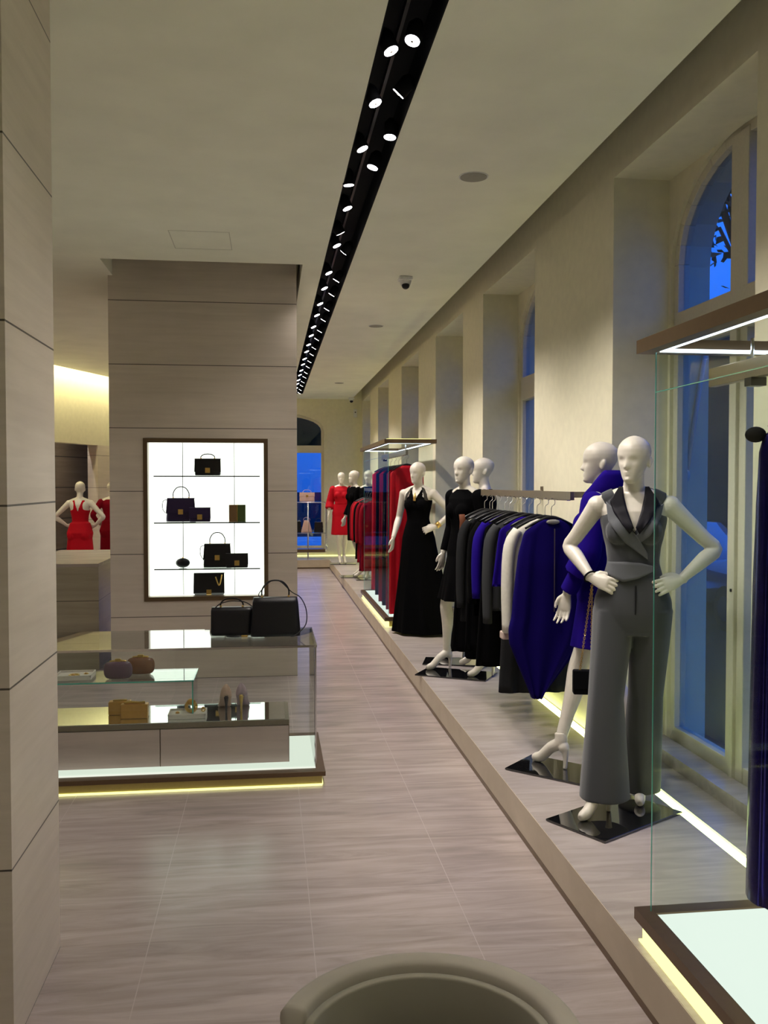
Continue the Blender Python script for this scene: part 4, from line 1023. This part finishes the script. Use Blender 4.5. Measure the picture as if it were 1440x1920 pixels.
# ---- middle clothes rail
RX, RZ = 1.62, 1.665
t = thing('clothes_rail', 'bronze cantilevered clothes rail of blue and grey garments by the cream pier', 'clothes rail', (RX, 5.8, RZ))
L = lambda mb, n, m, **k: loc_part(mb, n, m, t, **k)
L(MB().box(RX - .012, RX + .012, 4.72, 6.80, RZ - .004, RZ + .042), 'bar', 'bronze_sat', bevel=.002)
L(MB().box(RX - .010, RX + .010, 4.78, 5.30, RZ - .008, RZ - .004), 'hook_track', 'chrome')
for yy in (5.35, 6.50): L(MB().box(RX + .012, WX, yy - .012, yy + .012, RZ, RZ + .036), 'bracket', 'bronze_sat', bevel=.002)
for yy in (5.35, 6.50): L(MB().box(WX - .006, WX, yy - .03, yy + .03, RZ - .03, RZ + .066), 'wall_plate', 'bronze_sat', bevel=.002)
HZ = RZ - .02
G = 'garments on the middle bronze rail'
def cape_w(d):
    T = [(0, .05), (.015, .085), (.07, .160), (.20, .195), (.45, .225), (.62, .238), (.70, .220), (.82, .150), (.95, .070), (1.05, .012)]
    for a, b in zip(T, T[1:]):
        if d <= b[0]: return a[1] + (b[1] - a[1]) * (d - a[0]) / (b[0] - a[0])
    return T[-1][1]
t = hanging('wide royal blue cape dress with zip and pointed hem, nearest on the middle rail', 'dress', (1.60, 5.02, HZ), 'c_cobalt', 1.02, .18, .165, .055, folds=3, amp=.012, n=44, wfn=cape_w, cxfn=lambda d: -.085 * max(0, d - .55) / .47, name='hanging_cape', group=G)
MB().box(-.0025, .0025, -.064, -.058, -.62, -.15).build('zip', 'bronze_sat', t)
MB().ell((0, -.030, -.112), (.040, .008, .014), 16, 8).build('lining', 'grille', t, True)
for sx in (-1, 1): MB().box(sx * .012 - .004, sx * .012 + .004, -.07, -.062, -.66, -.62).build('zip_pull', 'bronze_sat', t) if sx > 0 else None
hanging('long cream coat second on the middle rail behind the blue cape', 'coat', (1.60, 5.14, HZ), 'c_cream', .66, .20, .205, .040, sleeves=.60, folds=3, name='hanging_coat', group=G)
lc = [o for o in COL.objects if o.name.startswith('hanging_coat')][-1]
MB().box(-.262, -.205, -.035, .035, -.80, -.755).build('cuff_lining', 'c_lining', lc, bevel=.008)
hanging('long charcoal dress behind the cream coat', 'dress', (1.60, 5.30, HZ), 'c_charcoal', 1.05, .19, .235, .05, folds=3, name='hanging_dress', group=G)
hanging('short bright blue sleeveless dress on the middle rail', 'dress', (1.60, 5.47, HZ), 'c_blue', .43, .19, .235, .035, folds=4, name='hanging_dress', group=G)
hanging('mid grey tweed jacket left of the blue dress', 'jacket', (1.60, 5.62, HZ), 'c_tweed', .60, .20, .24, .04, sleeves=.62, folds=3, name='hanging_jacket', group=G)
hanging('long black trousers and top left of the grey jacket, hem near the base plate', 'outfit', (1.59, 5.80, HZ), 'c_black', .99, .19, .25, .05, folds=4, name='hanging_outfit', group=G)
hanging('royal blue jacket showing only its blue shoulder between black garments', 'jacket', (1.60, 5.93, HZ), 'c_blue', .55, .20, .22, .03, sleeves=.5, name='hanging_jacket', group=G)
hanging('black evening top on the far half of the middle rail', 'top', (1.60, 6.06, HZ), 'c_black', .70, .20, .22, .04, sleeves=.55, name='hanging_shirt', group=G)
hanging('black tunic next to the charcoal tweed coat', 'tunic', (1.59, 6.20, HZ), 'c_black', .95, .20, .235, .04, name='hanging_tunic', group=G)
hanging('charcoal tweed coat near the far end of the middle rail', 'coat', (1.59, 6.36, HZ), 'c_charcoal', .78, .205, .235, .04, sleeves=.62, folds=3, name='hanging_coat', group=G)
hanging('pale striped blouse with light shoulder, farthest but one on the middle rail', 'blouse', (1.60, 6.48, HZ), 'c_cream', .30, .19, .20, .02, name='hanging_blouse', group=G)
hanging('long black gown hanging farthest on the middle rail', 'gown', (1.59, 6.60, HZ), 'c_black', 1.04, .19, .25, .05, name='hanging_gown', group=G)
t = thing('silk_scarf', 'rust and brown printed scarf hanging at the far end of the middle rail', 'scarf', (1.40, 6.52, HZ - .12))
MB().rings([[(.022 * (1 + k * .06) * math.cos(a) + .008 * math.sin(k), .012 * math.sin(a), -.42 * k / 8) for a in [2 * PI * j / 14 for j in range(14)]] for k in range(9)]).build('scarf_cloth', 'c_print', t, True)
MB().rings([[(.02 * math.cos(a) + .004, .010 * math.sin(a), -.42 - .05 * k) for a in [2 * PI * j / 14 for j in range(14)]] for k in range(3)]).build('scarf_fringe', 'c_lining', t, True)

# ---- in the far glass case: long gowns
G = 'gowns in the far glass case'
CZR = 2.055
hanging('long red silk gown nearest in the far glass case', 'gown', (1.54, 10.12, CZR), 'c_red', 1.70, .19, .205, .06, folds=5, amp=.02, name='hanging_gown', group=G)
hanging('long dark red gown right behind the nearest red one in the far glass case', 'gown', (1.54, 10.42, CZR), 'c_darkred', 1.66, .19, .205, .06, folds=5, amp=.02, name='hanging_gown', group=G, ph=1.2)
hanging('long black gown in the middle of the far glass case', 'gown', (1.54, 10.76, CZR), 'c_black', 1.66, .19, .205, .06, folds=5, name='hanging_gown', group=G)
hanging('long dark red gown between black ones in the far glass case', 'gown', (1.54, 11.12, CZR), 'c_darkred', 1.66, .19, .205, .06, folds=5, name='hanging_gown', group=G, ph=2.0)
hanging('black gown behind the dark red one in the far glass case', 'gown', (1.54, 11.48, CZR), 'c_black', 1.62, .19, .205, .06, folds=5, name='hanging_gown', group=G, ph=.6)
hanging('bright red gown farthest to the left in the far glass case', 'gown', (1.54, 11.90, CZR), 'c_red', 1.60, .19, .205, .06, folds=5, amp=.02, name='hanging_gown', group=G)
# ---- rail beyond the far case
t = thing('clothes_rail', 'short bronze clothes rail of red garments beyond the far glass case', 'clothes rail', (1.60, 13.6, 1.64))
L = lambda mb, n, m, **k: loc_part(mb, n, m, t, **k)
L(MB().box(1.518, 1.542, 12.75, 14.55, 1.64, 1.68), 'bar', 'bronze_sat'); 
for yy in (13.05, 14.3): L(MB().box(1.542, 2.34 if yy < 13.5 else WX, yy - .012, yy + .012, 1.642, 1.676), 'bracket', 'bronze_sat')
L(MB().box(1.50, 1.56, 12.85, 13.1, 1.60, 1.638), 'hook_track', 'chrome')
G = 'garments on the rail beyond the far glass case'
for i, (yy, mm, ln, sl, lab, cat) in enumerate([(12.95, 'c_darkred', 1.02, .6, 'dark red dress nearest on the far rail', 'dress'), (13.2, 'c_wine', 1.05, 0, 'wine dress second on the far rail', 'dress'), (13.5, 'c_darkred', .95, .6, 'dark red knit dress in the middle of the far rail', 'dress'),
      (13.8, 'c_black', .92, .6, 'black jacket between red garments on the far rail', 'jacket'), (14.15, 'c_red', .62, .6, 'short red jacket farthest on the far rail', 'jacket'), (14.4, 'c_darkred', .62, .6, 'dark red jacket at the very end of the far rail', 'jacket')]):
    hanging(lab, cat, (1.53, yy, 1.62), mm, ln, .20, .23, .05, sleeves=sl, name='hanging_' + cat, group=G, ph=i)
# ---- sequin gown in the near case
t = hanging('long navy sequin gown with train hanging in the near glass case', 'gown', (1.505, 2.33, 2.055), 'sequin', 1.43, .175, .190, .07, folds=4, amp=.016, name='hanging_gown', hemfn=lambda u: 1.0 + .05 * u)
MB().ell((-.178, .02, -.170), (.028, .028, .022), 14, 8).build('shoulder_pad', 'black', t, True)
MB().tube([(-.08, -.02, -1.47), (.0, -.05, -1.54), (.08, -.03, -1.55)], [.035, .045, .03], 14, 3, flat=.5).build('lining_hem', 'c_lining', t, True)

# ================================================================== COUNTER, END DISPLAY, CHAIR
t = thing('stone_counter', 'waist high travertine counter block between the two stone pillars', 'counter', (-1.85, 9.7, 0))
loc_part(MB().box(-2.35, -1.594, 8.76, 10.62, 0, .97), 'counter_body', 'counter', t)
loc_part(MB().box(-2.35, -1.594, 8.76, 10.62, .97, 1.0), 'counter_top', 'plinth', t)
# end display rack
EY = 18.98
t = thing('display_rack', 'metal tube display rack with bronze shelf before the end wall window', 'display rack', (.5, EY, PZ))
L = lambda mb, n, m, **k: loc_part(mb, n, m, t, **k)
for yy in (EY - .14, EY + .16):
    L(MB().tube([(-.5, yy, 1.36), (1.12, yy, 1.36), (1.165, yy, 1.35), (1.185, yy, 1.32), (1.185, yy, .38), (1.16, yy, .345), (-.5, yy, .345)], .009, 8), 'frame_tube', 'chrome', smooth=True)
    for xx in (.80, .2): L(MB().tube([(xx, yy, PZ), (xx, yy, 1.36)], .008, 8), 'post', 'chrome', smooth=True)
L(MB().box(-.5, 1.15, EY - .15, EY + .17, .325, .39), 'bronze_shelf', 'bronze', bevel=.004)
for z in (.72, 1.365): L(MB().box(-.5, 1.16, EY - .14, EY + .16, z, z + .008), 'glass_shelf', 'glass'); L(MB().tube([(-.5, EY - .14, z), (1.16, EY - .14, z)], .006, 6), 'shelf_rod', 'chrome')
bag('handbag', 'blush pink structured handbag on top of the far display rack', (.78, EY, 1.373), 0, .32, .19, .13, 'blush', taper=.96, flap=.4, handle=.06)
bag('handbag', 'black handbag on the glass shelf of the far display rack', (1.02, EY, .728), 0, .20, .22, .1, 'leather', taper=.8, flap=.5, handle=.08, clasp=False)
bag('handbag', 'dark handbag behind the pillar edge on the far display rack', (.55, EY + .05, .728), 0, .24, .24, .1, 'leather', taper=.8, flap=.5, handle=.1)
bag('handbag', 'tan and blush soft bag standing on the glass shelf of the far rack', (.77, EY - .02, .728), 0, .24, .26, .1, 'blush', taper=.45, flap=.0, handle=.06)

# tub chair
CC = Vector((.283, 1.598)); t = thing('tub_chair', 'taupe suede tub chair with curved back in the foreground', 'chair', (CC.x, CC.y, 0))
A0, A1 = math.radians(158), math.radians(-75)
def shell(r_out, r_in, z0, z1, rnd, n=64, taper=.0, sx=1.0):
    R = []
    for i in range(n + 1):
        a = A0 + (A1 - A0) * i / n; c_, s_ = math.cos(a), math.sin(a)
        prof = []
        k = 8
        wd = (r_out - r_in) / 2; mid = (r_out + r_in) / 2
        prof.append((r_in - taper, z0)); prof.append((r_in, z1 - rnd))
        for j in range(1, k): an = PI - PI * j / k; prof.append((mid + wd * math.copysign(abs(math.cos(an)) ** .6, math.cos(an)), z1 - rnd + rnd * math.sin(an) ** .6))
        prof.append((r_out, z1 - rnd)); prof.append((r_out - taper, z0))
        R.append([(rr * c_ * sx, rr * s_, zz) for rr, zz in prof])
    return MB().rings(R)
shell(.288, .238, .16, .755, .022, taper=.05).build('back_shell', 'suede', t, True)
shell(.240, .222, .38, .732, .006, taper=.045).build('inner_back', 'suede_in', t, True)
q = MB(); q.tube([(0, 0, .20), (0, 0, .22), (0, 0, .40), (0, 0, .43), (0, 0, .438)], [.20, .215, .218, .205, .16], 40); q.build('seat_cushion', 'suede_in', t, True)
for a in (40, 130, 220, 310): MB().tube([(.17 * math.cos(math.radians(a)), .17 * math.sin(math.radians(a)), .21), (.18 * math.cos(math.radians(a)), .18 * math.sin(math.radians(a)), 0)], [.018, .011], 12).build('leg', 'bronze', t, True)

# ================================================================== OUTSIDE
o = MB().box(WP + .24, 160, -60, 220, -.42, -.32).build('ground_street', 'asphalt'); struct(o)
struct(MB().box(-60, WP + .24, YE + .3, 220, -.42, -.32).build('ground_side_street', 'asphalt'))
t = thing('canopy', 'dark canopy added outside the end window to block sky in its upper pane', 'canopy', (.4, 20.9, 2.5)); MB().box(-1.6, 1.6, -.35, .9, 0.06, 1.0).build('canopy_roof', 'canopy', t, bevel=.02); MB().tube([(-1.5, -.3, -2.8), (-1.5, -.3, .1)], .03).build('post', 'blackmetal', t);  # added to keep the sky out of the upper end pane
t = thing('awning_arm', 'blue lit diagonal steel arm fixed outside in the reveal of the nearest window', 'awning arm', (2.50, 5.09, 2.2))
L = lambda mb, n, m, **k: loc_part(mb, n, m, t, **k)
L(MB().tube([(2.565, 5.088, 2.60), (2.50, 5.085, 2.2), (2.445, 5.085, 1.82)], .013, 10), 'arm', 'awning', smooth=True)
L(MB().ell((2.440, 5.084, 1.80), (.022, .02, .04)), 'joint', 'awning', smooth=True)
t = thing('far_building', 'dark low building across the street seen through the window', 'building', (17, 20, -.32))
MB().box(0, 6, -28, 60, 0, 7.6).build('facade', 'facade', t); MB().box(-.3, 0, -28, 60, 7.2, 7.6).build('cornice', 'facade', t)
for k in range(7):
    f = MB().box(-.08, 0, -22 + k * 9, -19.5 + k * 9, .6, 2.9).build('shop_window', 'lit' if k % 3 == 0 else 'facade', t); MB().box(-.12, -.08, -22 + k * 9, -19.5 + k * 9, 1.95, 2.05).build('glazing_bar', 'blackmetal', f)
def car(label, x, y, rot=PI / 2):
    t = thing('parked_car', label, 'car', (x, y, -.32), rot)
    prof = [(-2.1, .35), (-2.15, .62), (-2.0, .85), (-1.25, .98), (-.55, 1.40), (.65, 1.44), (1.45, 1.02), (2.05, .92), (2.18, .62), (2.12, .35)]
    q = MB(); R = []
    for yy, k in ((-.86, .93), (-.80, .99), (-.45, 1.0), (.45, 1.0), (.80, .99), (.86, .93)):
        R.append([(px_ * (1 if pz_ < 1 else (.97 if abs(yy) > .7 else 1)), yy * (1 if pz_ < 1.1 else .84), .35 + (pz_ - .35) * k) for px_, pz_ in prof])
    q.rings(R); q.build('car_body', 'car', t, True)
    g = MB()
    for s in (-1, 1): g.add([(-1.05, s * .80, 1.02), (1.25, s * .80, 1.04), (.60, s * .735, 1.36), (-.50, s * .735, 1.34)], [(0, 1, 2, 3)] if s < 0 else [(3, 2, 1, 0)])
    g.build('side_windows', 'plate', t)
    for cx in (-1.35, 1.35):
        for s in (-1, 1): w_ = MB().tube([(cx, s * .70, .32), (cx, s * .88, .32)], .32, 20).build('wheel', 'tyre', t); MB().disc((cx, s * .885, .32), (0, s, 0), .18, .01, 16).build('hubcap', 'chrome', w_)
    return t
car('dark blue parked car across the pavement, seen through the nearest window', 7.2, 10.6)
car('second parked car farther along the street, seen through the window glass', 7.2, 15.6)
car('parked car farthest up the street beyond the window', 7.2, 20.6)
t = thing('street_lamp', 'bright street light far outside between the window leaves', 'street lamp', (13, 22.5, -.32)); MB().tube([(0, 0, 0), (0, 0, 4.2)], [.07, .04]).build('lamp_post', 'blackmetal', t, True); MB().box(-.5, .1, -.12, .12, 4.2, 4.3).build('lamp_head', 'blackmetal', t); MB().box(-.48, -.05, -.1, .1, 4.17, 4.2).build('lamp_light', 'litlamp', t)
# tree with real leaves
def tree(label, x, y, z1, r, n, seed):
    rd = random.Random(seed); t = thing('street_tree', label, 'tree', (x, y, -.32))
    MB().tube([(0, 0, 0), (.05, .03, z1 * .5), (0, -.05, z1)], [.13, .10, .05], 10, 3).build('trunk', 'bark', t, True)
    br = MB(); q = MB()
    for i in range(14):
        a = rd.random() * 6.28; e = Vector((math.cos(a) * r * .8, math.sin(a) * r * .8, z1 + (rd.random() - .5) * r * 1.4)); br.tube([(0, 0, z1 * .75), tuple(e * .5 + Vector((0, 0, z1 * .45))), tuple(e)], [.03, .02, .008], 6)
        for k in range(n // 14):
            p_ = e + Vector([rd.gauss(0, .22) * r for _ in range(3)]); u = Vector([rd.gauss(0, 1) for _ in range(3)]).normalized(); v_ = u.cross(Vector([rd.gauss(0, 1) for _ in range(3)])).normalized(); s = .07 + rd.random() * .05
            q.add([p_, p_ + u * s * .5 + v_ * s * .4, p_ + u * s * 1.3, p_ + u * s * .5 - v_ * s * .4], [(0, 1, 2, 3)])
    br.build('branches', 'bark', t, True); q.build('foliage', 'leaf', t)
tree('street tree with dark leaves seen through the arched top of the nearest window', 4.75, 8.55, 5.3, 1.0, 1400, 5)
